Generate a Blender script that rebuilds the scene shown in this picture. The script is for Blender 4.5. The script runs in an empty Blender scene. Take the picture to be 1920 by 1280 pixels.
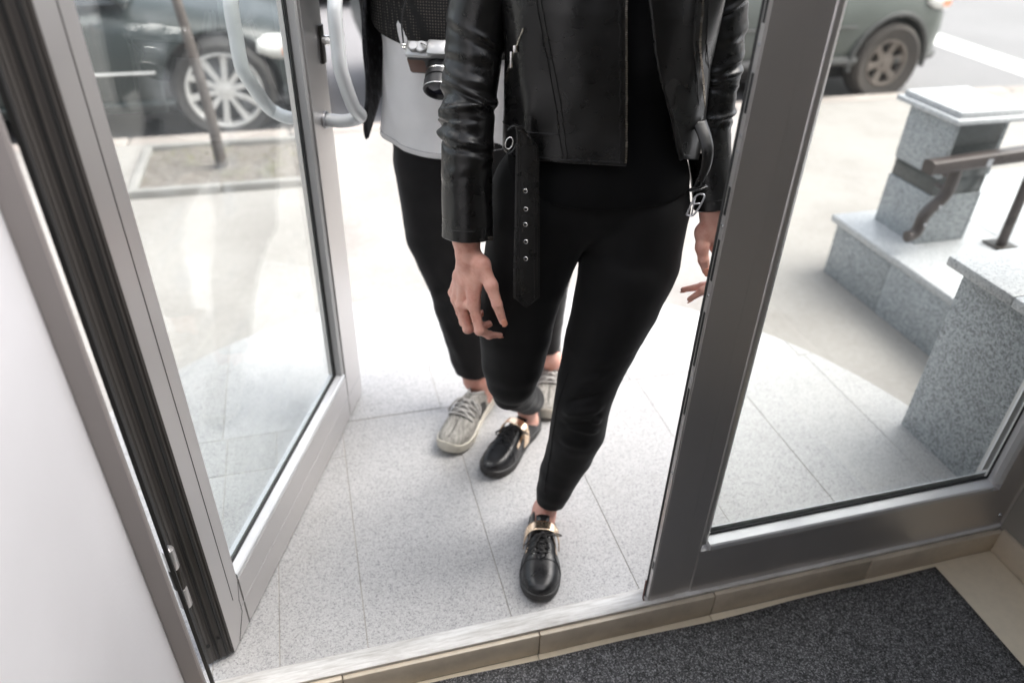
import bpy, bmesh, math, random
import numpy as np
from mathutils import Vector, Matrix
random.seed(7)
rng = np.random.default_rng(11)
sc = bpy.context.scene
COL = sc.collection

# ------------------------------------------------------------------ camera
F_PX, CAM_H = 1400.0, 1.55
YAW, PITCH, ROLL = (math.radians(v) for v in (16.0, 34.43, 1.82))
def cam_axes():
    f = np.array([math.sin(YAW)*math.cos(PITCH), math.cos(YAW)*math.cos(PITCH), -math.sin(PITCH)])
    r = np.array([math.cos(YAW), -math.sin(YAW), 0.0])
    u = np.cross(r, f)
    c, s = math.cos(ROLL), math.sin(ROLL)
    return c*r + s*u, -s*r + c*u, f
CR, CU, CF = cam_axes()
cam_data = bpy.data.cameras.new('camera')
cam_data.sensor_width = 36.0
cam_data.lens = 36.0*F_PX/1920.0
cam_data.clip_start = 0.02
cam_data.clip_end = 2000
cam_data.dof.use_dof = True
cam_data.dof.focus_distance = 1.47
cam_data.dof.aperture_fstop = 1.9
cam_ob = bpy.data.objects.new('camera', cam_data)
COL.objects.link(cam_ob)
cam_ob.matrix_world = Matrix(((CR[0], CU[0], -CF[0], 0), (CR[1], CU[1], -CF[1], 0), (CR[2], CU[2], -CF[2], CAM_H), (0, 0, 0, 1)))
sc.camera = cam_ob

# ------------------------------------------------------------------ light
world = bpy.data.worlds.new('World')
sc.world = world
world.use_nodes = True
wn = world.node_tree
bg = wn.nodes['Background']
sky = wn.nodes.new('ShaderNodeTexSky')
sky.sky_type = 'NISHITA'
sky.sun_disc = False
SUN_EL, SUN_AZ = math.radians(58), math.radians(160)
sky.sun_elevation = SUN_EL
sky.sun_rotation = SUN_AZ
sky.dust_density = 4.0
sky.ozone_density = 0.6
hsv = wn.nodes.new('ShaderNodeHueSaturation')
hsv.inputs['Saturation'].default_value = 0.35
wn.links.new(sky.outputs[0], hsv.inputs['Color'])
wn.links.new(hsv.outputs[0], bg.inputs['Color'])
bg.inputs['Strength'].default_value = 0.15
sun_data = bpy.data.lights.new('sun', 'SUN')
sun_data.energy = 0.9
sun_data.angle = math.radians(42)
sun_data.color = (1.0, 0.97, 0.93)
sun_ob = bpy.data.objects.new('sun', sun_data)
COL.objects.link(sun_ob)
# overcast brightness, highest from above and a little from the right
sd = Vector((0.50, -0.10, 0.85)).normalized()
sun_ob.rotation_euler = sd.to_track_quat('Z', 'Y').to_euler()
sun_ob.location = (0, 6, 12)
sky.sun_elevation = math.asin(sd.z)
sky.sun_rotation = math.atan2(sd.x, sd.y)
sc.view_settings.view_transform = 'Standard'
sc.view_settings.look = 'None'
sc.view_settings.gamma = 1.0
sc.view_settings.use_curve_mapping = False
sc.view_settings.exposure = 1.85
sc.cycles.use_denoising = True
sc.cycles.max_bounces = 12
sc.cycles.transparent_max_bounces = 16
sc.cycles.diffuse_bounces = 6
sc.cycles.sample_clamp_indirect = 6.0
sc.cycles.caustics_reflective = False
sc.cycles.caustics_refractive = False

# ------------------------------------------------------------------ helpers
def ray(px, py):
    return CR*(px-960)/F_PX + CU*(640-py)/F_PX + CF
CAM = np.array([0, 0, CAM_H])
A20 = math.radians(20)
WS = np.array([math.cos(A20), -math.sin(A20), 0]); WT = np.array([math.sin(A20), math.cos(A20), 0])
WO = np.array([.54, 1.33, 0])
def pl(px, py, t):
    """point in the people's frame (s right, t away, z up) seen at a pixel, t metres behind the frame's origin"""
    d = ray(px, py); k = ((WO-CAM) @ WT + t)/(d @ WT); p = CAM + k*d
    q = p - WO
    return np.array([q @ WS, t, p[2]])
def new_obj(name, me, mat=None, parent=None, kind=None, label=None, cat=None, group=None):
    o = bpy.data.objects.new(name, me)
    COL.objects.link(o)
    if mat is not None and me is not None and not me.materials:
        me.materials.append(mat)
    if parent is not None: o.parent = parent
    return tag(o, label, cat, group, kind)
def tag(o, label=None, cat=None, group=None, kind=None):
    if label: o['label'] = label
    if cat: o['category'] = cat
    if group: o['group'] = group
    if kind: o['kind'] = kind
    return o
def empty(name, loc=(0, 0, 0), rotz=0, label=None, cat=None, group=None, parent=None, kind=None):
    o = bpy.data.objects.new(name, None)
    o.empty_display_size = 0.1
    COL.objects.link(o)
    o.location = loc; o.rotation_euler = (0, 0, rotz)
    if parent is not None: o.parent = parent
    return tag(o, label, cat, group, kind)
def mesh(name, verts, faces, smooth=None):
    me = bpy.data.meshes.new(name)
    me.from_pydata([tuple(v) for v in np.asarray(verts, float)], [], [tuple(int(i) for i in f) for f in faces])
    me.validate()
    fix_normals(me)
    if smooth is not None: shade(me, smooth)
    return me
def fix_normals(me):
    bm = bmesh.new(); bm.from_mesh(me)
    bmesh.ops.recalc_face_normals(bm, faces=bm.faces)
    bm.to_mesh(me); bm.free()
def shade(me, angle=35):
    me.polygons.foreach_set('use_smooth', np.ones(len(me.polygons), bool))
    if angle < 180: me.set_sharp_from_angle(angle=math.radians(angle))
    me.update()
class MB:
    """collects shapes for one mesh object"""
    def __init__(s): s.v = []; s.f = []
    def add(s, v, f):
        b = len(s.v); s.v += [tuple(p) for p in v]; s.f += [tuple(i+b for i in q) for q in f]; return s
    def box(s, lo, hi, bevel=0.0, M=None):
        bm = bmesh.new(); bmesh.ops.create_cube(bm, size=1)
        for v in bm.verts:
            v.co = Vector([lo[i] + (v.co[i]+.5)*(hi[i]-lo[i]) for i in range(3)])
        if bevel > 0: bmesh.ops.bevel(bm, geom=bm.edges[:], offset=bevel, segments=2, affect='EDGES', profile=.5)
        if M is not None: bmesh.ops.transform(bm, matrix=M, verts=bm.verts)
        s.take(bm); return s
    def take(s, bm):
        bm.verts.ensure_lookup_table(); bm.verts.index_update()
        s.add([v.co[:] for v in bm.verts], [[v.index for v in f.verts] for f in bm.faces]); bm.free()
    def prism(s, prof, axis, a, b):
        """2D profile extruded along axis (x: prof=(y,z), y: (x,z), z: (x,y))"""
        def P(p, w): return {'x': (w, p[0], p[1]), 'y': (p[0], w, p[1]), 'z': (p[0], p[1], w)}[axis]
        n = len(prof)
        v = [P(p, a) for p in prof] + [P(p, b) for p in prof]
        f = [list(range(n))[::-1], list(range(n, 2*n))] + [[i, (i+1) % n, n+(i+1) % n, n+i] for i in range(n)]
        return s.add(v, f)
    def tube(s, pts, r, seg=12, caps=True, flat=1.0):
        pts = np.asarray(pts, float); n = len(pts)
        rr = np.full(n, r) if np.isscalar(r) else np.asarray(r, float)
        T = np.gradient(pts, axis=0); T /= np.linalg.norm(T, axis=1)[:, None] + 1e-12
        ref = np.array([0, 0, 1.]) if abs(T[0][2]) < .9 else np.array([1., 0, 0])
        N = np.cross(T[0], ref); N /= np.linalg.norm(N)
        V = []
        for i in range(n):
            N = N - T[i]*(N @ T[i]); N /= np.linalg.norm(N) + 1e-12
            B = np.cross(T[i], N)
            for k in range(seg):
                a = 2*math.pi*k/seg
                V.append(pts[i] + rr[i]*(math.cos(a)*N + flat*math.sin(a)*B))
        Fc = [[i*seg+k, i*seg+(k+1) % seg, (i+1)*seg+(k+1) % seg, (i+1)*seg+k] for i in range(n-1) for k in range(seg)]
        if caps: Fc += [list(range(seg))[::-1], list(range((n-1)*seg, n*seg))]
        return s.add(V, Fc)
    def lathe(s, prof, seg=24, M=None, closed=False):
        """profile (radius, height) spun round z"""
        V = [(r*math.cos(2*math.pi*k/seg), r*math.sin(2*math.pi*k/seg), z) for r, z in prof for k in range(seg)]
        if M is not None: V = [tuple(M @ Vector(p)) for p in V]
        n = len(prof)
        Fc = [[i*seg+k, i*seg+(k+1) % seg, ((i+1) % n)*seg+(k+1) % seg, ((i+1) % n)*seg+k] for i in range(n if closed else n-1) for k in range(seg)]
        if not closed: Fc += [list(range(seg))[::-1], list(range((n-1)*seg, n*seg))]
        return s.add(V, Fc)
    def grid(s, P, wrap=False):
        P = np.asarray(P, float); n, m = P.shape[:2]
        f = [[i*m+k, i*m+(k+1) % m, (i+1)*m+(k+1) % m, (i+1)*m+k] for i in range(n-1) for k in range(m if wrap else m-1)]
        return s.add(P.reshape(-1, 3), f)
    def build(s, name, mat, parent=None, smooth=35, **kw):
        return new_obj(name, mesh(name, s.v, s.f, smooth), mat, parent, **kw)
def box(name, lo, hi, mat, parent=None, bevel=.002, **kw):
    return MB().box(lo, hi, bevel).build(name, mat, parent, **kw)
def smooth_path(pts, n=8):
    """Catmull-Rom through the points"""
    P = np.asarray(pts, float); Q = np.vstack([2*P[0]-P[1], P, 2*P[-1]-P[-2]]); out = []
    for i in range(1, len(Q)-2):
        for k in range(n):
            t = k/n
            out.append(.5*((2*Q[i]) + (-Q[i-1]+Q[i+1])*t + (2*Q[i-1]-5*Q[i]+4*Q[i+1]-Q[i+2])*t*t + (-Q[i-1]+3*Q[i]-3*Q[i+1]+Q[i+2])*t**3))
    out.append(P[-1]); return np.array(out)
# value noise
_lat = rng.random((32, 32, 32))*2-1
def vnoise(p):
    p = np.asarray(p, float); i = np.floor(p).astype(int); f = p-i; f = f*f*(3-2*f); i &= 31; j = (i+1) & 31
    def L(a, b, c): return _lat[a, b, c]
    x0, y0, z0 = i[..., 0], i[..., 1], i[..., 2]; x1, y1, z1 = j[..., 0], j[..., 1], j[..., 2]
    fx, fy, fz = f[..., 0], f[..., 1], f[..., 2]
    def mx(a, b, t): return a+(b-a)*t
    return mx(mx(mx(L(x0, y0, z0), L(x1, y0, z0), fx), mx(L(x0, y1, z0), L(x1, y1, z0), fx), fy),
              mx(mx(L(x0, y0, z1), L(x1, y0, z1), fx), mx(L(x0, y1, z1), L(x1, y1, z1), fx), fy), fz)

# ---- signed distance shapes -> surface (for bodies, hands, trousers)
class SDF:
    def __init__(s, lo, hi, h):
        s.lo = np.array(lo, float); s.h = h
        s.n = np.ceil((np.array(hi, float)-s.lo)/h).astype(int)+1
        s.g = [s.lo[i]+h*np.arange(s.n[i]) for i in range(3)]
        s.d = np.full(tuple(s.n), .5, np.float32)
    def _sub(s, lo, hi):
        a = np.clip(np.floor((lo-s.lo)/s.h).astype(int), 0, s.n); b = np.clip(np.ceil((hi-s.lo)/s.h).astype(int)+1, 0, s.n)
        return tuple(slice(a[i], b[i]) for i in range(3))
    def _mix(s, sl, d, k):
        o = s.d[sl]
        if k > 0:
            h = np.maximum(k-np.abs(o-d), 0)/k
            s.d[sl] = np.minimum(o, d)-h*h*k*.25
        else: s.d[sl] = np.minimum(o, d)
    def _pts(s, sl):
        return np.stack(np.meshgrid(s.g[0][sl[0]], s.g[1][sl[1]], s.g[2][sl[2]], indexing='ij'), -1)
    def cone(s, a, b, ra, rb, k=.01):
        a = np.asarray(a, float); b = np.asarray(b, float); m = max(ra, rb)+k+3*s.h
        sl = s._sub(np.minimum(a, b)-m, np.maximum(a, b)+m)
        if any(q.stop <= q.start for q in sl): return
        P = s._pts(sl); ab = b-a; t = np.clip(((P-a) @ ab)/(ab @ ab+1e-12), 0, 1)
        d = np.linalg.norm(P-(a+t[..., None]*ab), axis=-1)-(ra+t*(rb-ra))
        s._mix(sl, d.astype(np.float32), k)
    def chain(s, pts, k=.01, k0=None):
        for i, (p, q) in enumerate(zip(pts[:-1], pts[1:])): s.cone(p[:3], q[:3], p[3], q[3], k0 if k0 and i == 0 else k)
    def ell(s, c, r, k=.01):
        c = np.asarray(c, float); r = np.asarray(r, float); m = r+k+3*s.h
        sl = s._sub(c-m, c+m)
        if any(q.stop <= q.start for q in sl): return
        q = (s._pts(sl)-c)/r; k0 = np.linalg.norm(q, axis=-1); k1 = np.linalg.norm(q/r, axis=-1)
        s._mix(sl, (k0*(k0-1)/(k1+1e-9)).astype(np.float32), k)
    def cut(s, p, nrm):
        """remove the side the normal points to"""
        nrm = np.asarray(nrm, float); nrm = nrm/np.linalg.norm(nrm)
        P = s._pts(tuple(slice(0, k) for k in s.n))
        s.d = np.maximum(s.d, ((P-np.asarray(p)) @ nrm).astype(np.float32))
    def surface(s, iso=0.0):
        v = s.d-iso; ins = v < 0
        n = s.n-1
        def C(a, A): return A[a[0]:a[0]+n[0], a[1]:a[1]+n[1], a[2]:a[2]+n[2]]
        cs = [(i, j, k) for i in (0, 1) for j in (0, 1) for k in (0, 1)]
        cnt_in = sum(C(c, ins).astype(np.int8) for c in cs)
        act = np.argwhere((cnt_in > 0) & (cnt_in < 8))
        idx = np.full(tuple(n), -1, np.int64); idx[tuple(act.T)] = np.arange(len(act))
        pos = np.zeros((len(act), 3)); cnt = np.zeros(len(act))
        for a in cs:
            for ax in range(3):
                if a[ax]: continue
                b = list(a); b[ax] = 1
                va = v[tuple((act+np.array(a)).T)].astype(float); vb = v[tuple((act+np.array(b)).T)].astype(float)
                m = (va < 0) != (vb < 0)
                t = np.where(m, va/np.where(m, va-vb, 1), 0)
                p = np.tile(np.array(a, float), (len(act), 1)); p[:, ax] += t
                pos += p*m[:, None]; cnt += m
        V = s.lo+s.h*(act+pos/np.maximum(cnt, 1)[:, None])
        Fs = []
        for ax in range(3):
            u, w = [(1, 2), (2, 0), (0, 1)][ax]
            sl0 = [slice(1, -1)]*3; sl1 = [slice(1, -1)]*3
            sl0[ax] = slice(0, -1); sl1[ax] = slice(1, None)
            cr = np.argwhere(ins[tuple(sl0)] != ins[tuple(sl1)])
            if not len(cr): continue
            off = np.array([1, 1, 1]); off[ax] = 0
            e = cr+off
            flip = ~ins[tuple(e.T)]
            du = np.zeros(3, int); du[u] = 1; dw = np.zeros(3, int); dw[w] = 1
            q = [idx[tuple(x.T)] for x in (e-du-dw, e-dw, e, e-du)]
            Q = np.stack(q, 1); Q[flip] = Q[flip][:, ::-1]
            Fs.append(Q[(Q >= 0).all(1)])
        return V, np.vstack(Fs)
def fast_mesh(name, V, Fq, smooth=True):
    me = bpy.data.meshes.new(name)
    me.vertices.add(len(V)); me.vertices.foreach_set('co', np.asarray(V, np.float32).ravel())
    me.loops.add(Fq.size); me.loops.foreach_set('vertex_index', Fq.astype(np.int32).ravel())
    me.polygons.add(len(Fq)); me.polygons.foreach_set('loop_start', np.arange(0, Fq.size, 4, dtype=np.int32))
    me.update(calc_edges=True); me.validate()
    if smooth: me.polygons.foreach_set('use_smooth', np.ones(len(me.polygons), bool))
    return me
def relax(V, Fq, it=3, lam=.5):
    E = np.vstack([Fq[:, [0, 1]], Fq[:, [1, 2]], Fq[:, [2, 3]], Fq[:, [3, 0]]])
    for _ in range(it):
        S = np.zeros_like(V); c = np.zeros(len(V))
        np.add.at(S, E[:, 0], V[E[:, 1]]); np.add.at(S, E[:, 1], V[E[:, 0]])
        np.add.at(c, E[:, 0], 1); np.add.at(c, E[:, 1], 1)
        V = V+lam*(S/np.maximum(c, 1)[:, None]-V)
    return V
def vnormals(V, Fq):
    n = np.cross(V[Fq[:, 2]]-V[Fq[:, 0]], V[Fq[:, 3]]-V[Fq[:, 1]]); N = np.zeros_like(V)
    for i in range(4): np.add.at(N, Fq[:, i], n)
    return N/(np.linalg.norm(N, axis=1)[:, None]+1e-12)

# ------------------------------------------------------------------ materials
class NT:
    def __init__(s, name):
        s.m = bpy.data.materials.new(name); s.m.use_nodes = True; s.t = s.m.node_tree; s.b = s.t.nodes['Principled BSDF']
        s.co = None
    def n(s, typ, **kw):
        o = s.t.nodes.new(typ)
        for k, v in kw.items():
            if k in o.inputs: o.inputs[k].default_value = v
            else: setattr(o, k, v)
        return o
    def l(s, a, b): s.t.links.new(a, b)
    def coord(s, scale=(1, 1, 1), rot=(0, 0, 0)):
        tc = s.n('ShaderNodeTexCoord'); mp = s.n('ShaderNodeMapping')
        mp.inputs['Scale'].default_value = scale; mp.inputs['Rotation'].default_value = rot
        s.l(tc.outputs['Object'], mp.inputs['Vector']); return mp.outputs[0]
    def noise(s, scale, detail=3, rough=.5, vec=None, **kw):
        o = s.n('ShaderNodeTexNoise'); o.inputs['Scale'].default_value = scale; o.inputs['Detail'].default_value = detail; o.inputs['Roughness'].default_value = rough
        s.l(vec or s.coord(), o.inputs['Vector']); return o.outputs['Fac']
    def ramp(s, fac, stops):
        r = s.n('ShaderNodeValToRGB'); e = r.color_ramp.elements
        while len(e) < len(stops): e.new(.5)
        for x, (p, c) in zip(e, stops):
            x.position = p; x.color = (*c, 1) if not np.isscalar(c) else (c, c, c, 1)
        s.l(fac, r.inputs[0]); return r.outputs[0]
    def mix(s, fac, a, b, mode='MIX'):
        o = s.n('ShaderNodeMix', data_type='RGBA', blend_type=mode)
        for v, i in ((fac, 0), (a, 6), (b, 7)):
            if hasattr(v, 'links'): s.l(v, o.inputs[i])
            else: o.inputs[i].default_value = v if i == 0 else (*v, 1)
        return o.outputs[2]
    def bump(s, h, strength=.2, dist=.001, base=None):
        o = s.n('ShaderNodeBump'); o.inputs['Strength'].default_value = strength; o.inputs['Distance'].default_value = dist
        s.l(h, o.inputs['Height'])
        if base is not None: s.l(base, o.inputs['Normal'])
        return o.outputs[0]
    def set(s, **kw):
        for k, v in kw.items():
            k = k.replace('_', ' ')
            i = s.b.inputs[k]
            if hasattr(v, 'links'): s.l(v, i)
            else: i.default_value = (*v, 1) if isinstance(v, tuple) and i.type == 'RGBA' else v
        return s
def plain(name, col, rough=.5, metal=0.0, var=.08, vscale=6, bump=0, bscale=200, rvar=.1, **kw):
    t = NT(name)
    f = t.noise(vscale, 4, .6)
    lo = tuple(c*(1-var) for c in col); hi = tuple(min(1, c*(1+var)) for c in col)
    t.set(Base_Color=t.ramp(f, [(.3, lo), (.7, hi)]), Metallic=metal, Roughness=t.ramp(f, [(.3, max(0, rough-rvar)), (.7, min(1, rough+rvar))]))
    if bump: t.set(Normal=t.bump(t.noise(bscale, 3), bump, .001))
    if kw: t.set(**kw)
    return t.m
def granite(name, scale, stops, rough=.45, big=.12, bump=.15):
    t = NT(name); co = t.coord()
    v = t.n('ShaderNodeTexVoronoi'); v.inputs['Scale'].default_value = scale; t.l(co, v.inputs['Vector'])
    sep = t.n('ShaderNodeSeparateColor'); t.l(v.outputs['Color'], sep.inputs[0])
    c1 = t.ramp(sep.outputs[0], stops)
    v2 = t.n('ShaderNodeTexVoronoi'); v2.inputs['Scale'].default_value = scale*2.3; t.l(co, v2.inputs['Vector'])
    sep2 = t.n('ShaderNodeSeparateColor'); t.l(v2.outputs['Color'], sep2.inputs[0])
    c2 = t.ramp(sep2.outputs[1], stops)
    c = t.mix(.4, c1, c2)
    f = t.noise(3.0, 4)
    c = t.mix(1.0, c, t.ramp(f, [(.3, 1-big), (.7, 1.0)]), 'MULTIPLY')
    oi = t.n('ShaderNodeObjectInfo')                      # slabs differ a little from one another
    c = t.mix(1.0, c, t.ramp(oi.outputs['Random'], [(0, (.90, .895, .885)), (1, (1.0, 1.0, 1.0))]), 'MULTIPLY')
    st = t.noise(9, 6, .7); c = t.mix(t.ramp(st, [(.56, 0.0), (.74, .22)]), c, (.27, .25, .225))
    t.set(Base_Color=c, Roughness=rough, Normal=t.bump(sep.outputs[0], bump, .0006)); return t.m
M = {}
M['alu'] = plain('satin_aluminium', (.66, .64, .63), .40, .93, .03, 2.5, .04, 500, .05)
M['alu_light'] = plain('light_aluminium', (.66, .67, .68), .4, .3, .04, 9)
M['edge_profile'] = plain('dark_brown_edge_profile', (.070, .064, .060), .5, .1, .04, 3)
M['taupe'] = plain('taupe_jamb', (.235, .215, .21), .45, 0, .04, 3)  # darker brown-grey, used on the left jamb alone instead of the aluminium
M['bead'] = plain('glazing_bead', (.42, .42, .42), .35, .1, .03)
M['rubber'] = plain('black_rubber', (.012, .012, .012), .55)
M['steel'] = plain('steel', (.5, .5, .52), .28, .9)
M['handle'] = plain('satin_handle', (.66, .68, .69), .32, .2, .01, 5, rvar=.02)
M['chrome'] = plain('chrome', (.75, .74, .72), .12, 1.0, .03, rvar=.03)
M['gold'] = plain('pale_gold', (.86, .66, .48), .24, 1.0, .05, 30, rvar=.05)
M['dark_metal'] = plain('dark_metal', (.04, .035, .03), .4, .6)
M['wall'] = plain('white_plaster', (.67, .665, .69), .7, 0, .04, 3.5, .25, 160)
M['ceiling'] = plain('ceiling_paint', (.5, .49, .47), .8)
M['back_wall'] = plain('back_wall_paint', (.36, .30, .23), .8)
M['room_wall'] = plain('room_wall_paint', (.29, .27, .24), .8)
M['facade'] = plain('facade_render', (.74, .73, .71), .85, 0, .06, 4, .3, 60)
def tilemat(name, col, dirt=.25):
    t = NT(name); f = t.noise(7, 6, .65); g = t.noise(45, 4, .6)
    c = t.ramp(f, [(.25, tuple(x*(1-dirt) for x in col)), (.6, col)])
    c = t.mix(.3, c, t.ramp(g, [(.3, tuple(x*.8 for x in col)), (.6, col)]))
    t.set(Base_Color=c, Roughness=t.ramp(f, [(.3, .45), (.7, .3)])); return t.m
M['strip'] = tilemat('beige_skirting_tile', (.62, .54, .43), .35)
M['floor_tile'] = tilemat('cream_floor_tile', (.80, .71, .56), .12)
M['grout'] = plain('grout', (.36, .335, .30), .9, 0, .35, 9)
def thresh():
    t = NT('worn_threshold'); f = t.noise(4, 6, .7, t.coord((1, 4, 1))); g = t.noise(60, 5, .7, t.coord((.25, 3, 1)))
    c = t.ramp(f, [(.30, (.30, .28, .25)), (.55, (.66, .65, .63))]); c = t.mix(.45, c, t.ramp(g, [(.35, (.36, .34, .31)), (.6, (.74, .73, .71))]))
    t.set(Base_Color=c, Roughness=.5, Normal=t.bump(g, .3, .001)); return t.m
M['threshold'] = thresh()
def matmat():
    t = NT('charcoal_mat_pile'); co = t.coord()
    f = t.noise(260, 2, .7, co); g = t.noise(90, 3, .6, co); b = t.noise(5, 3)
    c = t.ramp(f, [(.36, (.016, .016, .016)), (.52, (.07, .07, .072)), (.66, (.46, .46, .47))])
    c = t.mix(.35, c, t.ramp(g, [(.4, (.028, .028, .028)), (.65, (.20, .20, .205))]))
    c = t.mix(1.0, c, t.ramp(b, [(.3, .75), (.7, 1.0)]), 'MULTIPLY')
    t.set(Base_Color=c, Roughness=.95, Normal=t.bump(f, .9, .004)); return t.m
M['mat'] = matmat()
M['granite'] = granite('light_granite', 300, [(.0, (.18, .18, .185)), (.12, (.30, .298, .30)), (.30, (.43, .425, .425)), (.65, (.51, .505, .50)), (1.0, (.585, .58, .575))], .45, .10)
M['granite_block'] = granite('grey_speckled_granite', 190, [(.0, (.07, .08, .085)), (.22, (.18, .20, .21)), (.45, (.36, .39, .41)), (.75, (.48, .51, .53)), (1.0, (.58, .61, .63))], .4, .1)
M['granite_cap'] = granite('pale_granite_cap', 200, [(.0, (.2, .21, .22)), (.2, (.42, .43, .44)), (1.0, (.62, .63, .64))], .35, .06)
M['granite_dark_shade'] = granite('polished_band_and_shade_granite', 220, [(.0, (.03, .035, .035)), (.5, (.06, .068, .068)), (1.0, (.11, .12, .12))], .2, .1, .03)
def pave():
    t = NT('pavement_concrete'); f = t.noise(1.6, 7, .68); g = t.noise(40, 4, .7)
    c = t.ramp(f, [(.3, (.215, .201, .185)), (.52, (.30, .286, .268)), (.72, (.34, .326, .306))]); c = t.mix(.35, c, t.ramp(g, [(.3, (.215, .20, .187)), (.7, (.365, .35, .332))]))
    t.set(Base_Color=c, Roughness=.9, Normal=t.bump(g, .3, .003)); return t.m
M['pavement'] = pave()
M['kerb'] = plain('kerb_stone', (.33, .295, .27), .85, 0, .15, 3, .3, 80)
M['pit_kerb'] = plain('pit_kerb_concrete', (.27, .262, .247), .85, 0, .15, 5, .3, 80)
def asph():
    t = NT('asphalt'); f = t.noise(.7, 4); g = t.noise(120, 3, .7)
    c = t.ramp(f, [(.3, (.19, .185, .19)), (.7, (.24, .235, .24))]); c = t.mix(.4, c, t.ramp(g, [(.35, (.1, .1, .1)), (.7, (.3, .29, .29))]))
    t.set(Base_Color=c, Roughness=.9, Normal=t.bump(g, .4, .004)); return t.m
M['asphalt'] = asph()
M['road_paint'] = plain('road_paint', (.78, .77, .75), .7, 0, .12, 12)
def soil():
    t = NT('dry_soil'); g = t.noise(22, 6, .75); f = t.noise(5, 4)
    c = t.ramp(g, [(.3, (.15, .13, .113)), (.5, (.20, .18, .16)), (.7, (.255, .235, .213))]); c = t.mix(t.ramp(f, [(.55, 0.0), (.72, .3)]), c, (.17, .19, .09))
    t.set(Base_Color=c, Roughness=.95, Normal=t.bump(g, .8, .02)); return t.m
M['soil'] = soil()
M['dry_grass'] = plain('dry_grass', (.20, .20, .10), .9, 0, .3, 20)
def bark():
    t = NT('young_bark'); g = t.noise(18, 5, .7, t.coord((1, 1, .35)))
    t.set(Base_Color=t.ramp(g, [(.3, (.055, .046, .042)), (.7, (.14, .118, .105))]), Roughness=.85, Normal=t.bump(g, .6, .006)); return t.m
M['bark'] = bark()
def glass(name, tint, dust, smear):
    m = bpy.data.materials.new(name); m.use_nodes = True; t = m.node_tree; t.nodes.clear()
    N = t.nodes.new; L = t.links.new
    out = N('ShaderNodeOutputMaterial'); tr = N('ShaderNodeBsdfTransparent'); tr.inputs[0].default_value = (*tint, 1)
    gl = N('ShaderNodeBsdfGlossy'); gl.inputs['Roughness'].default_value = .02; gl.inputs[0].default_value = (.95, .97, .96, 1)
    lw = N('ShaderNodeLayerWeight'); lw.inputs[0].default_value = .5      # Schlick's reflectance of a pane
    pw = N('ShaderNodeMath'); pw.operation = 'POWER'; pw.inputs[1].default_value = 5; L(lw.outputs['Facing'], pw.inputs[0])
    sch = N('ShaderNodeMath'); sch.operation = 'MULTIPLY_ADD'; sch.inputs[1].default_value = .95; sch.inputs[2].default_value = .042; L(pw.outputs[0], sch.inputs[0])
    mx = N('ShaderNodeMixShader'); L(sch.outputs[0], mx.inputs[0]); L(tr.outputs[0], mx.inputs[1]); L(gl.outputs[0], mx.inputs[2])
    df = N('ShaderNodeBsdfTranslucent'); df.inputs[0].default_value = (.8, .83, .85, 1)
    df2 = N('ShaderNodeBsdfDiffuse'); df2.inputs[0].default_value = (.8, .83, .85, 1)
    ad = N('ShaderNodeMixShader'); ad.inputs[0].default_value = .35; L(df.outputs[0], ad.inputs[1]); L(df2.outputs[0], ad.inputs[2])
    tc = N('ShaderNodeTexCoord')
    no = N('ShaderNodeTexNoise'); no.inputs['Scale'].default_value = 3.2; no.inputs['Detail'].default_value = 5; no.inputs['Distortion'].default_value = 2.2
    L(tc.outputs['Object'], no.inputs['Vector'])
    wv = N('ShaderNodeTexWave'); wv.wave_type = 'RINGS'; wv.inputs['Scale'].default_value = 5; wv.inputs['Distortion'].default_value = 9; wv.inputs['Detail'].default_value = 4; wv.inputs['Detail Scale'].default_value = 1.6
    L(tc.outputs['Object'], wv.inputs['Vector'])
    r1 = N('ShaderNodeMapRange'); r1.inputs[1].default_value = .48; r1.inputs[2].default_value = .72; r1.inputs[3].default_value = 0; r1.inputs[4].default_value = 1; L(no.outputs[0], r1.inputs[0])
    mu = N('ShaderNodeMath'); mu.operation = 'MULTIPLY'; L(r1.outputs[0], mu.inputs[0]); L(wv.outputs['Fac'], mu.inputs[1])
    ma = N('ShaderNodeMath'); ma.operation = 'MULTIPLY_ADD'; ma.inputs[1].default_value = smear; ma.inputs[2].default_value = dust; L(mu.outputs[0], ma.inputs[0])
    m2 = N('ShaderNodeMixShader'); L(ma.outputs[0], m2.inputs[0]); L(mx.outputs[0], m2.inputs[1]); L(ad.outputs[0], m2.inputs[2])
    L(m2.outputs[0], out.inputs[0]); return m
M['glass_door'] = glass('door_glass', (.97, .985, .975), .022, .15)
M['glass_fixed'] = glass('panel_glass', (.975, .985, .97), .006, .018)
def leather(name, col, rough, grain=420, b=.35):
    t = NT(name); co = t.coord()
    gn = t.noise(grain*.36, 2, .5, co)
    n1 = t.noise(28, 3, .5, co); n2 = t.noise(5, 3)
    r = t.ramp(n1, [(.3, rough-.07), (.7, rough+.09)])
    nb = t.bump(gn, b*.3, .0008); nb = t.bump(n1, .10, .002, nb)
    t.set(Base_Color=t.ramp(n2, [(.3, tuple(c*.75 for c in col)), (.7, tuple(c*1.25 for c in col))]), Roughness=r, Specular_IOR_Level=.42, Normal=nb); return t.m
M['leather'] = leather('black_leather', (.0075, .0072, .007), .29)
M['shoe_leather'] = leather('shoe_leather', (.010, .010, .011), .30, 900, .12)
M['sole_black'] = plain('black_sole', (.02, .018, .017), .55)
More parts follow.
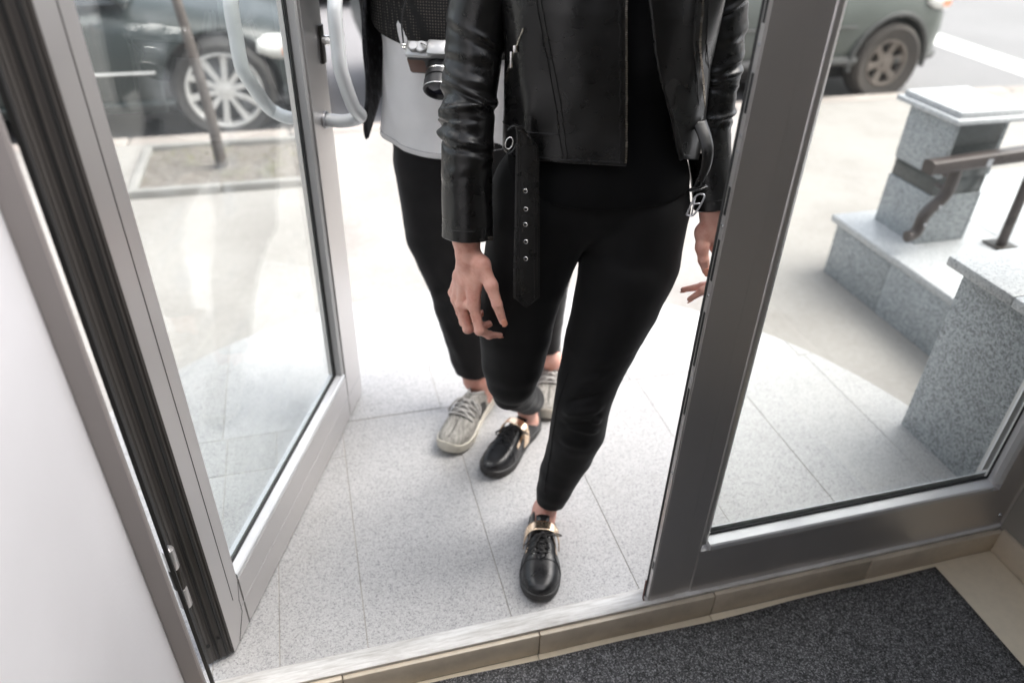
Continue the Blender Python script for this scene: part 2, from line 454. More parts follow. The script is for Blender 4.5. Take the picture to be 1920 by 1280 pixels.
def cloth(name, col, sx=900, rough=.85, b=.3, sheen=.15, var=.2):
    t = NT(name)
    w = t.n('ShaderNodeTexWave', wave_type='BANDS', bands_direction='DIAGONAL'); w.inputs['Scale'].default_value = sx; w.inputs['Distortion'].default_value = 1.5
    t.l(t.coord(), w.inputs['Vector']); n = t.noise(14, 4)
    t.set(Base_Color=t.ramp(n, [(.3, tuple(c*(1-var) for c in col)), (.7, tuple(c*(1+var) for c in col))]), Roughness=rough, Specular_IOR_Level=.20, Normal=t.bump(w.outputs['Fac'], b, .0006), Sheen_Weight=sheen, Sheen_Roughness=.4); return t.m
M['legging'] = cloth('black_stretch_cotton', (.0050, .0048, .0050), 1200, .75, .25, .10)
M['tee_black'] = cloth('black_jersey', (.003, .003, .0033), 900, .95, .2, .02)
M['trouser'] = cloth('black_suiting', (.017, .016, .0165), 700, .9, .25, .18)
M['tee_white'] = cloth('white_jersey', (.91, .90, .905), 600, .9, .15, .05, .04)
def meshknit():
    t = NT('black_mesh_knit'); v = t.n('ShaderNodeTexVoronoi', feature='F1'); v.inputs['Scale'].default_value = 150; v.inputs['Randomness'].default_value = .12; t.l(t.coord(), v.inputs['Vector'])
    t.set(Base_Color=t.ramp(v.outputs['Distance'], [(.22, (.10, .085, .075)), (.36, (.008, .008, .008))]), Roughness=.8, Normal=t.bump(v.outputs['Distance'], .6, .003)); return t.m
M['mesh_knit'] = meshknit()
def denim():
    t = NT('black_washed_denim'); g = t.noise(120, 4, .75, t.coord((1, 1, .35))); f = t.noise(30, 4, .7)
    c = t.ramp(g, [(.35, (.008, .008, .009)), (.55, (.03, .03, .034)), (.72, (.13, .13, .145))]); c = t.mix(.3, c, t.ramp(f, [(.4, (.006, .006, .007)), (.65, (.06, .06, .07))]))
    t.set(Base_Color=c, Roughness=.9, Normal=t.bump(g, .8, .003)); return t.m
M['denim'] = denim()
def skin():
    t = NT('skin'); n = t.noise(38, 5, .7); p = t.noise(260, 3, .6); k = t.noise(70, 3, .6)
    c = t.ramp(n, [(.28, (.62, .27, .205)), (.5, (.74, .39, .305)), (.72, (.80, .47, .375))])
    t.set(Base_Color=c, Roughness=.48, Subsurface_Weight=.12, Subsurface_Radius=(.012, .004, .002), Normal=t.bump(k, .12, .002, t.bump(p, .12, .0008))); return t.m
M['skin'] = skin()
M['nail'] = plain('coral_nail', (.78, .34, .23), .25, 0, .04, 40)
M['hair'] = plain('dark_hair', (.04, .025, .017), .5, 0, .3, 40)
M['eye'] = plain('eye_white', (.7, .68, .66), .25)
M['lips'] = plain('lips', (.45, .16, .14), .4)
def knit(name, dark, lite, sc_=90):
    t = NT(name); g = t.noise(sc_, 3, .7, t.coord((2.2, .45, .8))); f = t.noise(240, 2, .6)
    c = t.ramp(g, [(.36, dark), (.6, lite)]); c = t.mix(.25, c, t.ramp(f, [(.35, dark), (.65, lite)]))
    t.set(Base_Color=c, Roughness=.9, Normal=t.bump(f, .6, .002)); return t.m
M['knit'] = knit('grey_sneaker_knit', (.16, .15, .135), (.40, .385, .35))
M['sneaker_sole'] = plain('cream_sole', (.62, .585, .50), .6, 0, .06, 12)
M['lace_grey'] = plain('grey_lace', (.42, .405, .385), .85, 0, .1, 60)
M['lace_black'] = plain('black_lace', (.03, .028, .027), .6)
M['cam_silver'] = plain('camera_silver', (.42, .42, .42), .36, .6, .03)
M['cam_black'] = plain('camera_black', (.015, .015, .016), .35)
M['cam_brown'] = leather('brown_camera_leather', (.12, .062, .045), .5, 600, .3)
M['lens_glass'] = plain('lens_glass', (.02, .02, .03), .05, 0, .02, rvar=.0)
M['car_green'] = plain('dark_green_paint', (.012, .019, .018), .4, 0, .1, 2, Coat_Weight=.25, Coat_Roughness=.1)
M['car_grey'] = plain('dusty_grey_green_paint', (.085, .096, .086), .5, 0, .15, 3, Coat_Weight=.2, Coat_Roughness=.25)
M['car_trim'] = plain('dark_plastic_trim', (.07, .07, .068), .65, 0, .15, 5)
M['car_black'] = plain('car_black', (.012, .012, .013), .5)
M['tyre'] = plain('tyre_rubber', (.035, .032, .030), .8, 0, .2, 12)
M['tyre_dusty'] = plain('dusty_tyre', (.06, .052, .046), .85, 0, .2, 12)
M['rim'] = plain('silver_rim', (.66, .65, .63), .35, .35, .06)
M['rim_dark'] = plain('dusty_bronze_rim', (.17, .145, .125), .5, .3, .12)
M['car_glass'] = plain('car_window', (.02, .025, .028), .08, 0, .05, rvar=.02)
M['amber'] = plain('amber_lens', (.75, .22, .07), .2)
M['headlamp'] = plain('headlamp_lens', (.75, .75, .72), .12)
M['rail_brown'] = plain('dark_brown_paint', (.058, .046, .043), .35, .2, .15, 8)
# ================================================================== the setting
ZI, ZP, ZR = -.065, -.15, -.245           # interior floor, pavement, road
XL, XR, YB = -.383, 1.692, -3.4           # room
# ---- ground outside
def clip_poly(poly, clip):
    """convex clip, both lists of (x, y), clip counter-clockwise"""
    out = poly
    for i in range(len(clip)):
        a, b = np.array(clip[i]), np.array(clip[(i+1) % len(clip)]); e = b-a
        side = lambda p: e[0]*(p[1]-a[1])-e[1]*(p[0]-a[0])
        new = []
        for j in range(len(out)):
            p, q = np.array(out[j]), np.array(out[(j+1) % len(out)]); sp, sq = side(p), side(q)
            if sp >= 0: new.append(tuple(p))
            if sp*sq < 0: new.append(tuple(p+(q-p)*sp/(sp-sq)))
        out = new
        if len(out) < 3: return []
    return out
MB().grid([[(-60, 1.2, ZP), (-60, 5.02, ZP)], [(60, 1.2, ZP), (60, 5.02, ZP)]]).build('pavement', M['pavement'], kind='structure')
MB().grid([[(-200, 5.02, ZR), (-200, 400, ZR)], [(200, 5.02, ZR), (200, 400, ZR)]]).build('road', M['asphalt'], kind='structure')
kerb = empty('kerb', (0, 5.1, ZR), kind='structure')
x = -6.0; kme = []
for w in (.98, .97, .985):
    kme.append(MB().box((.006, -.075, -.1), (w-.006, .065, ZP-ZR+.006), .012).build('kerb_stone', M['kerb']).data)
for o in [o for o in COL.objects if o.name.startswith('kerb_stone')]: bpy.data.objects.remove(o)
i = 0
while x < 9:
    o = new_obj('kerb_stone', kme[i % 3], None, kerb); o.location = (x, random.uniform(-.004, .004), random.uniform(-.003, .003)); x += (.98, .97, .985)[i % 3]; i += 1
# painted line on the road
MB().grid([[(6.55, 5.25, ZR+.004), (6.98, 5.25, ZR+.004)], [(6.60, 6.4, ZR+.004), (7.02, 6.4, ZR+.004)], [(6.78, 11, ZR+.004), (7.2, 11, ZR+.004)]]).build('road_line', M['road_paint'], kind='structure')

# ---- round granite landing of tiles
LC, LR, LY = np.array([.406, 1.143]), 1.459, 1.047
circ = [(LC[0]+LR*math.cos(a), LC[1]+LR*math.sin(a)) for a in np.linspace(0, 2*math.pi, 96, endpoint=False)]
def ring_prism(poly, z0, z1, bev=.0015):
    bm = bmesh.new(); vs = [bm.verts.new((p[0], p[1], z0)) for p in poly]; f = bm.faces.new(vs)
    r = bmesh.ops.extrude_face_region(bm, geom=[f]); bmesh.ops.translate(bm, vec=(0, 0, z1-z0), verts=[v for v in r['geom'] if isinstance(v, bmesh.types.BMVert)])
    bmesh.ops.recalc_face_normals(bm, faces=bm.faces[:])
    ed = [e for e in bm.edges if all(abs(v.co.z-z1) < 1e-6 for v in e.verts)]
    if bev: bmesh.ops.bevel(bm, geom=ed, offset=bev, segments=1, affect='EDGES')
    return bm
core = clip_poly([(-3, LY-.06), (4, LY-.06), (4, 4), (-3, 4)], [(LC[0]+(LR-.012)*math.cos(a), LC[1]+(LR-.012)*math.sin(a)) for a in np.linspace(0, 2*math.pi, 96, endpoint=False)])
m = MB(); m.take(ring_prism(core, ZP-.05, -.0016, 0)); landing = m.build('landing', M['grout'], smooth=30, kind='structure')
xs = [-1.67, -1.34, -1.01, -.68, -.355, -.212, -.017, .322, .651, .98, 1.31, 1.64, 1.97]
xs2 = [-1.36, -1.03, -.70, -.37, -.03, .30, .63, .96, 1.29, 1.62, 1.95]
rows = [(LY, 1.858, xs), (1.858, 2.70, xs2)]
for y0, y1, cols in rows:
    for a, b in zip(cols[:-1], cols[1:]):
        segs = [(y0, y1)]
        if y0 == LY and b <= -.01: segs = [(LY, 1.70), (1.70, 1.858)]
        for s0, s1 in segs:
            g = .0009
            p = clip_poly([(a+g, s0+g), (b-g, s0+g), (b-g, s1-g), (a+g, s1-g)], circ)
            if len(p) < 3: continue
            m = MB(); dz = random.uniform(-.0008, .0008); m.take(ring_prism(p, -.03, dz, .0008)); m.build('granite_tile', M['granite'], landing, smooth=30)
# riser under the landing edge
m = MB(); aa = np.linspace(-.1, math.pi+.1, 60)
P = [[(LC[0]+(LR-.010)*math.cos(a), LC[1]+(LR-.010)*math.sin(a), z) for a in aa] for z in (ZP-.02, -.031)]
m.grid(P).build('step_riser', M['granite_block'], landing)

# ---- inside
floor_ = box('interior_floor', (XL-.2, YB, ZI-.08), (XR+.2, 1.06, ZI-.006), M['grout'], bevel=0, kind='structure')
tile_me = {}
for ix in range(5):
    for iy in range(7):
        x0 = -.53+ix*.45; y1 = .983-iy*.45
        x1, y0 = min(x0+.45, XR), max(y1-.45, YB)
        x0c = max(x0, XL)
        if x1 <= x0c: continue
        box('floor_tile', (x0c+.001, y0+.001, ZI-.012), (x1-.001, y1-.001, ZI+random.uniform(-.0004, .0004)), M['floor_tile'], floor_, .001)
wl = box('wall_left', (XL-.12, YB, ZI), (XL, .999, 2.42), M['wall'], bevel=0.004, kind='structure')
wr = box('wall_right', (XR, YB, ZI), (XR+.12, .995, 2.42), M['room_wall'], bevel=0, kind='structure')
wb = box('wall_back', (XL-.12, YB-.12, ZI), (XR+.12, YB, 2.42), M['back_wall'], bevel=0, kind='structure')
# flat roof; unseen opening added over the entrance as interior fill light
FILL_GAP0, FILL_GAP1 = -.2, .94
box('ceiling', (XL-.12, YB-.12, 2.42), (XR+.12, FILL_GAP0, 2.50), M['ceiling'], bevel=0, kind='structure')
box('ceiling', (1.1, FILL_GAP0+.001, 2.42), (XR+.12, FILL_GAP1-.001, 2.50), M['ceiling'], bevel=0, kind='structure')
box('ceiling', (XL-.12, FILL_GAP1, 2.42), (XR+.12, .999, 2.50), M['ceiling'], bevel=0, kind='structure')
# skirting on the right wall
y = .981
for k in range(4):
    box('skirting_tile', (XR-.012, y-.449, ZI+.001), (XR-.001, y-.001, ZI+.085), M['strip'], wr, .0015); y -= .45
# facade round the opening
box('facade_wall', (-9, 1.0, -.4), (XL-.006, 1.045, 2.50), M['facade'], bevel=0, kind='structure')
box('facade_wall', (XR+.02, 1.0, -.4), (11, 1.14, 2.50), M['facade'], bevel=0, kind='structure')
box('facade_wall', (XL-.003, 1.0, 2.42), (XR+.019, 1.14, 2.50), M['facade'], bevel=0, kind='structure')
# ---- threshold: white sill plate and a row of beige tiles on its inner face
thr = MB().prism([(.9935, .010), (.992, .018), (.997, .021), (1.036, .019), (1.043, .013), (1.0465, -.012), (1.04, -.1), (.9935, -.1)], 'x', XL+.002, XR-.002).build('threshold', M['threshold'], kind='structure', smooth=40)
for a, b in ((-.383, -.079), (-.079, .372), (.372, .823), (.823, 1.274), (1.274, 1.69)):
    box('strip_tile', (a+.0012, .9805+random.uniform(-.001, .001), ZI+.001), (b-.0012, .993, .010+random.uniform(-.0015, .0015)), M['strip'], thr, .0025)
# ================================================================== mat
def door_mat():
    lo, hi, z = np.array([-.30, -.55]), np.array([1.474, .958]), ZI
    nx, ny = 60, 50; P = []
    for j in range(ny+1):
        row = []
        for i in range(nx+1):
            x = lo[0]+(hi[0]-lo[0])*i/nx; y = lo[1]+(hi[1]-lo[1])*j/ny
            w = .003*math.sin(5*x+1)+.002*math.sin(13*x)
            yy = y+(w if j == ny else 0)
            row.append((x+(.002*math.sin(9*y) if i in (0, nx) else 0), yy, z+.0085+.0015*float(vnoise(np.array([x*4, y*4, .3])))))
        P.append(row)
    o = MB().grid(P).build('door_mat', M['mat'], label='charcoal flecked entrance mat lying on the cream floor tiles', cat='mat')
    s = o.modifiers.new('thick', 'SOLIDIFY'); s.thickness = .008; s.offset = -1
    return o
door_mat()
# ================================================================== door frame (jamb) with hinge leaf
fr = empty('door_frame', (XL, 1.0, 0), label='grey metal door frame fixed at the edge of the white wall', cat='door frame')
L_ = lambda p: (p[0]-XL, p[1]-1.0)
MB().prism([(0.001, -.010), (.032, -.010), (.035, -.007), (.035, .001), (.014, .004), (.012, .045), (.001, .045)], 'z', .002, 2.18).build('jamb', M['taupe'], fr, smooth=30)
MB().prism([(0.0335, .0235), (.040, .026), (.040, .032), (.0335, .034)], 'z', .004, 2.1).build('seal', M['rubber'], fr)
MB().prism([(-.0095, 2.12), (-.0095, 2.18), (.06, 2.18), (.06, 2.12)], 'x', .0362, XR-XL-.002).build('head_bar', M['alu'], fr, smooth=30)
MB().prism([(-.005, 2.36), (-.005, 2.418), (.06, 2.418), (.06, 2.36)], 'x', .0362, XR-XL-.002).build('top_bar', M['alu'], fr, smooth=30)
box('transom_glass', (.037, .02, 2.181), (XR-XL-.003, .026, 2.359), M['glass_fixed'], fr, 0)
# ================================================================== open glazed leaf
HX, HY = -.308, 1.102
ANG = math.atan2(.922, .388)
leaf = empty('glass_door', (HX, HY, .0), ANG, label='open glazed door with pale grey metal frame and curved tube handles', cat='door')
LW, LT = .955, .05
zb, zt = .014, 2.10
# hinge stile: stepped profile with grooves on its edge
MB().prism([(.079, 0.0), (.079, .004), (.084, .014), (.084, .038), (.078, LT), (.0035, LT), (.0035, 0.0)], 'z', zb, zt).build('hinge_stile', M['alu'], leaf, smooth=20)
prof = [(.0033, .0004), (.0033, LT-.0004), (-.034, LT-.0004), (-.034, .040), (-.031, .0385), (-.031, .0365), (-.026, .035),
        (-.024, .031), (-.0205, .0305), (-.0205, .026), (-.017, .0255), (-.017, .0215), (-.013, .021), (-.0115, .017), (-.011, .0125), (-.0045, .012), (-.0035, .008), (.0005, .0075), (.0005, .003)]
MB().prism(prof, 'z', zb, zt).build('edge_profile', M['edge_profile'], leaf, smooth=20)
MB().prism([(-.0203, .0275), (-.0165, .0275), (-.0165, .023), (-.0203, .023)], 'z', zb+.002, zt).build('edge_gasket', M['rubber'], leaf)
MB().prism([(-.0105, .0115), (-.0042, .0115), (-.0042, .0095), (-.0105, .0095)], 'z', zb+.002, zt).build('edge_gasket', M['rubber'], leaf)
MB().prism([(.0455, -.0006), (.0468, -.0006), (.0468, .001), (.0455, .001)], 'z', .14, zt).build('stile_seam', M['dark_metal'], leaf)
# lock stile and rails
MB().prism([(.834, 0), (.834, .004), (.829, .014), (.829, .038), (.835, LT), (LW+.02, LT), (LW+.02, .036), (LW, .034), (LW, .002), (LW-.002, 0)], 'z', zb, zt).build('lock_stile', M['alu'], leaf, smooth=20)
MB().prism([(0.0, zb), (0.0, .164), (.014, .166), (.036, .166), (LT, .16), (LT, zb)], 'x', .0845, .8285).build('bottom_rail', M['alu'], leaf, smooth=20)
MB().prism([(-.0006, .088), (.001, .088), (.001, .0893), (-.0006, .0893)], 'x', .06, .94).build('rail_seam', M['bead'], leaf)
MB().prism([(-.0008, 0.0), (.0006, 0.0), (.0006, .0012), (-.0008, .0012)], 'z', .02, .03).build('corner_joint', M['dark_metal'], leaf)
MB().tube([(.079, -.0003, .162), (.066, -.0003, .115), (.066, -.0003, .075), (.03, -.0003, zb+.002)], .0007, 4).build('corner_joint', M['dark_metal'], leaf)
MB().prism([(0.0, zt-.09), (0.0, zt), (LT, zt), (LT, zt-.09)], 'x', .0845, .8285).build('top_rail', M['alu'], leaf, smooth=20)
# beads, gasket and pane
gx0, gx1, gz0, gz1 = .0845, .8285, .1662, zt-.0905
MB().prism([(.001, gz0), (.001, gz0+.010), (.004, gz0+.0135), (.022, gz0+.016), (.022, gz0)], 'x', gx0+.001, gx1-.001).build('glazing_bead', M['alu_light'], leaf, smooth=20)
MB().prism([(gx1, .004), (gx1-.013, .006), (gx1-.016, .022), (gx1, .022)], 'z', gz0+.0165, gz1).build('glazing_bead', M['bead'], leaf, smooth=20)
MB().prism([(gx0, .006), (gx0+.004, .007), (gx0+.005, .022), (gx0, .022)], 'z', gz0+.0165, gz1).build('glazing_bead', M['alu'], leaf, smooth=20)
for lo, hi in (((gx0, .0222, gz0+.001), (gx1, .0262, gz0+.021)), ((gx1-.022, .0222, gz0+.021), (gx1, .0262, gz1)), ((gx0, .0222, gz0+.021), (gx0+.007, .0262, gz1))):
    box('gasket', lo, hi, M['rubber'], leaf, 0)
box('glass_pane', (gx0+.002, .0264, gz0+.004), (gx1-.002, .0324, gz1), M['glass_door'], leaf, 0)
MB().prism([(.0327, gz0+.001), (.0327, gz0+.018), (.046, gz0+.014), (.047, gz0+.001)], 'x', gx0+.001, gx1-.001).build('outer_bead', M['alu_light'], leaf, smooth=20)
MB().prism([(gx1, .0327), (gx1-.018, .0327), (gx1-.014, .046), (gx1, .047)], 'z', gz0+.019, gz1).build('outer_bead', M['alu'], leaf, smooth=20)
# pull handles, one on each face
def pull(side, off, u0, u1):
    y = -off if side < 0 else LT+off
    y0 = -.001 if side < 0 else LT+.001
    def arc(p, q, r, n=7):
        return [tuple(np.array(p)+(np.array(q)-np.array(p))*t) for t in np.linspace(0, 1, n)]
    key = [(u0, y0, .93), (u0, y0+(y-y0)*.55, .93), (u0, y, .945), (u0-.045, y, .985), (u1+.012, y, 1.065), (u1, y, 1.10), (u1, y, 1.15), (u1, y, 1.20), (u1+.012, y, 1.235), (u0-.045, y, 1.315), (u0, y, 1.355), (u0, y0+(y-y0)*.55, 1.37), (u0, y0, 1.37)]
    m = MB(); m.tube(smooth_path(key, 8), .0165, 20)
    h = m.build('handle', M['handle'], leaf)
    for z in (.93, 1.37):
        MB().lathe([(.0178, 0), (.0215, 0), (.0215, .005), (.0178, .007)], 24, Matrix.Translation((u0, y0, z)) @ Matrix.Rotation(math.pi/2*(1 if side < 0 else -1), 4, 'X'), closed=True).build('collar', M['steel'], h)
pull(-1, .094, .903, .795)
pull(1, .085, .90, .775)
box('lock_plate', (.925, -.006, 1.06), (.949, 0, 1.15), M['dark_metal'], leaf, .002)
m = MB(); m.lathe([(.011, 0), (.011, .03), (.009, .033)], 20, Matrix.Translation((.938, -.006, 1.115)) @ Matrix.Rotation(math.pi/2, 4, 'X')); m.build('lock_cylinder', M['chrome'], leaf)
# hinge between jamb and leaf
hg = empty('hinge', (-.050, .0320, .33), 0, parent=leaf)
hz = [(-.085, -.03), (-.028, .028), (.03, .085)]
for k, (a, b) in enumerate(hz):
    MB().lathe([(.0055, a), (.0105, a+.001), (.0115, a+.004), (.0115, b-.004), (.0105, b-.001), (.0055, b)], 20).build('knuckle', M['alu'] if k != 1 else M['dark_metal'], hg)
MB().lathe([(.0045, -.09), (.0045, .09)], 12).build('pin', M['steel'], hg)
for u, v, z in ((-.012, .0175, .085), (-.029, .0345, .075), (-.012, .0175, 1.9)):
    MB().lathe([(.0045, 0), (.0045, .002)], 12, Matrix.Translation((u, v, z)) @ Matrix.Rotation(math.radians(60), 4, 'X')).build('screw', M['rubber'], leaf)
# ================================================================== fixed glazed panel on the right
px0, px1, py0, pt = .652, XR-.003, 1.0, .044
pan = empty('side_door', (px0, py0, 0), label='closed dark grey glazed door leaf to the right of the opening', cat='door')
W = px1-px0
MB().prism([(0, 0.0), (.069, 0.0), (.0715, .003), (.1065, .003), (.108, .001), (.110, .0), (.110, pt), (.018, pt), (.018, .0215), (0.0, .0215)], 'z', .012, 2.10).build('lock_stile', M['alu'], pan, smooth=20)
MB().prism([(.1102, .001), (.121, .004), (.132, .013), (.132, .026), (.1102, .026)], 'z', .1885, 2.02).build('glazing_bead', M['alu'], pan, smooth=20)
MB().prism([(0.0, .012), (0.0, .168), (pt, .168), (pt, .012)], 'x', .1103, W-.072).build('bottom_rail', M['alu'], pan, smooth=20)
MB().prism([(-.0012, .1675), (-.0012, .1810), (.002, .1845), (.026, .1880), (.026, .1685), (.0005, .1675)], 'x', .1325, W-.094).build('glazing_bead', M['alu_light'], pan, smooth=20)
MB().prism([(0.0, 2.02), (0.0, 2.1), (pt, 2.1), (pt, 2.02)], 'x', .1103, W-.072).build('top_rail', M['alu'], pan, smooth=20)
MB().prism([(W-.0718, 0.0), (W, 0.0), (W, pt), (W-.0718, pt)], 'z', .012, 2.10).build('hinge_stile', M['alu'], pan, smooth=20)
MB().prism([(W-.072, .001), (W-.084, .004), (W-.093, .013), (W-.093, .026), (W-.072, .026)], 'z', .1885, 2.02).build('glazing_bead', M['alu_light'], pan, smooth=20)
for lo, hi in (((.1325, .0262, .169), (W-.094, .0295, .1950)), ((.1325, .0262, .1950), (.1375, .0295, 2.02)), ((W-.0985, .0262, .1950), (W-.0935, .0295, 2.02))):
    box('gasket', lo, hi, M['rubber'], pan, 0)
box('glass_pane', (.134, .0297, .175), (W-.095, .0357, 2.019), M['glass_fixed'], pan, 0)
MB().prism([(.036, .169), (.036, .2020), (.041, .1990), (.0435, .169)], 'x', .134, W-.095).build('outer_bead', M['alu_light'], pan, smooth=20)
MB().prism([(W-.095, .036), (W-.115, .036), (W-.112, .043), (W-.095, .0435)], 'z', .213, 2.02).build('outer_bead', M['alu_light'], pan, smooth=20)
# edge strip of the leaf with its slots
ep = MB().prism([(-.0022, .003), (-.0003, .003), (-.0003, .0155), (-.0022, .0155)], 'z', .02, 2.09).build('edge_plate', M['alu'], pan)
for z0, z1 in ((.13, .155), (.60, .665), (.72, .84), (.905, .985), (1.03, 1.08), (1.20, 1.26), (1.33, 1.39)):
    box('slot', (-.0031, .0062, z0), (-.0023, .0118, z1), M['rubber'], ep, 0)
for z in (.17, .44, .69, .875, 1.01, 1.14, 1.165, 1.30):
    MB().lathe([(.0032, 0), (.0032, .0010), (.0015, .0015)], 12, Matrix.Translation((-.0022, .0090, z)) @ Matrix.Rotation(-math.pi/2, 4, 'Y')).build('screw', M['steel'], ep)
MB().prism([(-.0030, .0158), (-.0004, .0158), (-.0004, .0212), (-.0030, .0225), (-.0045, .0205)], 'z', .02, 2.09).build('edge_seal', M['rubber'], pan)
MB().tube(smooth_path([(-.006, .02, .075), (-.011, .012, .05), (-.013, .008, .028), (-.010, .004, .016), (-.013, .002, .006)], 6), .002, 6).build('frayed_seal', plain('old_red_seal', (.16, .07, .055), .6), pan)
for x, z in ((W-.02, .26), (W-.018, .06)):
    MB().lathe([(.006, 0), (.0055, .002), (.002, .003)], 14, Matrix.Translation((x, -.0001, z)) @ Matrix.Rotation(math.pi/2, 4, 'X')).build('screw', M['steel'], pan)
# mullion between the panel and the wall
box('jamb', (XR-XL-.002, -.006, -.05), (XR-XL+.019, .06, 2.18), M['alu'], fr, .002)
# ================================================================== granite parapet, plinth, pillar, rail
def block(name, o, lo, hi, mat, parent, bev=.006):
    return box(name, tuple(np.array(lo)-o), tuple(np.array(hi)-o), mat, parent, bev)
o = np.array([1.73, 1.146, -.15])
par = empty('granite_parapet', o, label='grey speckled granite parapet block with a pale cap beside the landing', cat='parapet')
block('block', o, (1.73, 1.146, -.15), (2.24, 1.444, .560), M['granite_block'], par, .004)
block('cap_slab', o, (1.700, 1.255, .5602), (2.27, 1.487, .592), M['granite_cap'], par)
block('cap_slab', o, (1.700, 1.142, .5602), (2.27, 1.2535, .592), M['granite_cap'], par)
o = np.array([2.5, 2.1, ZP])
pln = empty('granite_plinth', o, label='low granite plinth of three facing slabs beyond the parapet', cat='plinth')
block('core', o, (2.312, 1.46, ZP-.02), (2.86, 2.628, .094), M['grout'], pln, 0)
for a, b in ((1.46, 1.86), (1.862, 2.255), (2.257, 2.63)):
    block('facing_slab', o, (2.29, a, ZP), (2.3115, b, .0945), M['granite_block'], pln, .003)
for a, b in ((2.312, 2.58), (2.582, 2.86)):
    block('facing_slab', o, (a, 2.6285, ZP), (b, 2.65, .0945), M['granite_block'], pln, .003)
block('cap_slab', o, (2.280, 1.46, .095), (2.87, 2.67, .127), M['granite_cap'], pln, .004)
o = np.array([2.6, 2.46, .127])
pil = empty('granite_pillar', o, label='square granite pillar with a dark band and a stepped pale cap', cat='pillar')
X0, X1, Y0, Y1 = 2.446, 2.70, 2.325, 2.59
block('core', o, (X0+.02, Y0+.02, .1275), (X1-.02, Y1-.02, .650), M['grout'], pil, 0)
for z0, z1, mt, ins in ((.1275, .345, 'granite_block', 0), (.3455, .420, 'granite_dark_shade', .006), (.4205, .650, 'granite_block', 0)):
    e = ins
    block('facing_slab', o, (X0+e, Y0+e, z0), (X0+.019, Y1-e, z1), M[mt], pil, .002)
    block('facing_slab', o, (X1-.019, Y0+e, z0), (X1-e, Y1-e, z1), M[mt], pil, .002)
    block('facing_slab', o, (X0+.0195, Y0+e, z0), (X1-.0195, Y0+.019, z1), M['granite_dark_shade' if z0 > .3 else 'granite_block'], pil, .002)  # upper near slab takes the band's dark granite to paint in that side's shade
    block('facing_slab', o, (X0+.0195, Y1-.019, z0), (X1-.0195, Y1-e, z1), M[mt], pil, .002)
block('cap_slab', o, (X0-.035, Y0-.035, .6505), (X1+.06, Y1+.06, .674), M['granite_cap'], pil, .008)
block('cap_slab', o, (X0-.014, Y0-.014, .6743), (X1+.04, Y1+.04, .697), M['granite_cap'], pil, .004)
# ramp slabs behind the plinth
rp = empty('ramp', (3.6, 2.2, ZP), kind='structure')
for i in range(4):
    for j in range(3):
        x0, y0 = 2.875+i*.5, 1.30+j*.56
        box('ramp_slab', (x0+.002-3.6, y0+.002-2.2, 0), (x0+.498-3.6, y0+.558-2.2, .276+random.uniform(-.001, .001)), M['granite_cap'], rp, .003)
# handrail
o = np.array([2.9, 2.15, .127])
hr = empty('handrail', o, label='dark brown metal handrail on a scroll bracket in front of the pillar', cat='handrail')
def rel(P): return [tuple(np.array(p)-o) for p in P]
RZ, RY = .512, 2.255
m = MB(); pr = [(-.027, .020), (-.031, .012), (-.031, -.018), (-.024, -.027), (.024, -.027), (.031, -.018), (.031, .012), (.027, .020), (.012, .026), (-.012, .026)]
V0 = [(2.305-o[0], RY-o[1]+p, RZ-o[2]+q) for p, q in pr]; V1 = [(5.2-o[0], RY-o[1]+p, RZ+.16-o[2]+q) for p, q in pr]; k = len(pr)
m.add(V0+V1, [list(range(k)), list(range(k, 2*k))]+[[i, (i+1) % k, k+(i+1) % k, k+i] for i in range(k)]); m.build('top_rail', M['rail_brown'], hr, smooth=30)
sc_pts = [(2.445, RY, RZ-.02), (2.447, RY, .44), (2.440, RY, .39), (2.415, RY, .352), (2.385, RY, .322), (2.368, RY, .288), (2.366, RY, .255), (2.360, RY, .228), (2.340, RY, .212), (2.322, RY, .210)]
MB().tube(rel(smooth_path(sc_pts, 6)), .024, 16).build('scroll_bracket', M['rail_brown'], hr)
for p in ((2.447, RY, .40), (2.452, RY, .45)):
    MB().lathe([(.009, -.026), (.009, -.068)], 12, Matrix.Translation(rel([p])[0]) @ Matrix.Rotation(math.pi/2, 4, 'X')).build('wall_stud', M['rail_brown'], hr)
for p in ((2.41, RY-.022, .345), (2.367, RY-.022, .27)):
    MB().lathe([(.007, 0), (.006, .004), (.002, .006)], 12, Matrix.Translation(rel([p])[0]) @ Matrix.Rotation(math.pi/2, 4, 'X')).build('bolt', M['steel'], hr)
box('clip', (2.55-o[0], RY-.033-o[1], RZ-.005-o[2]), (2.575-o[0], RY-.031-o[1], RZ+.024-o[2]), M['steel'], hr, 0)
MB().tube(rel([(2.815, 2.235, .129), (2.815, 2.24, RZ+.01)]), .021, 14).build('post', M['rail_brown'], hr)
box('base_plate', (2.76-o[0], 2.185-o[1], .1275-o[2]), (2.868-o[0], 2.285-o[1], .135-o[2]), M['dark_metal'], hr, .002)
MB().tube(rel([(4.4, 2.255, .126), (4.4, 2.255, RZ+.1)]), .021, 14).build('post', M['rail_brown'], hr)
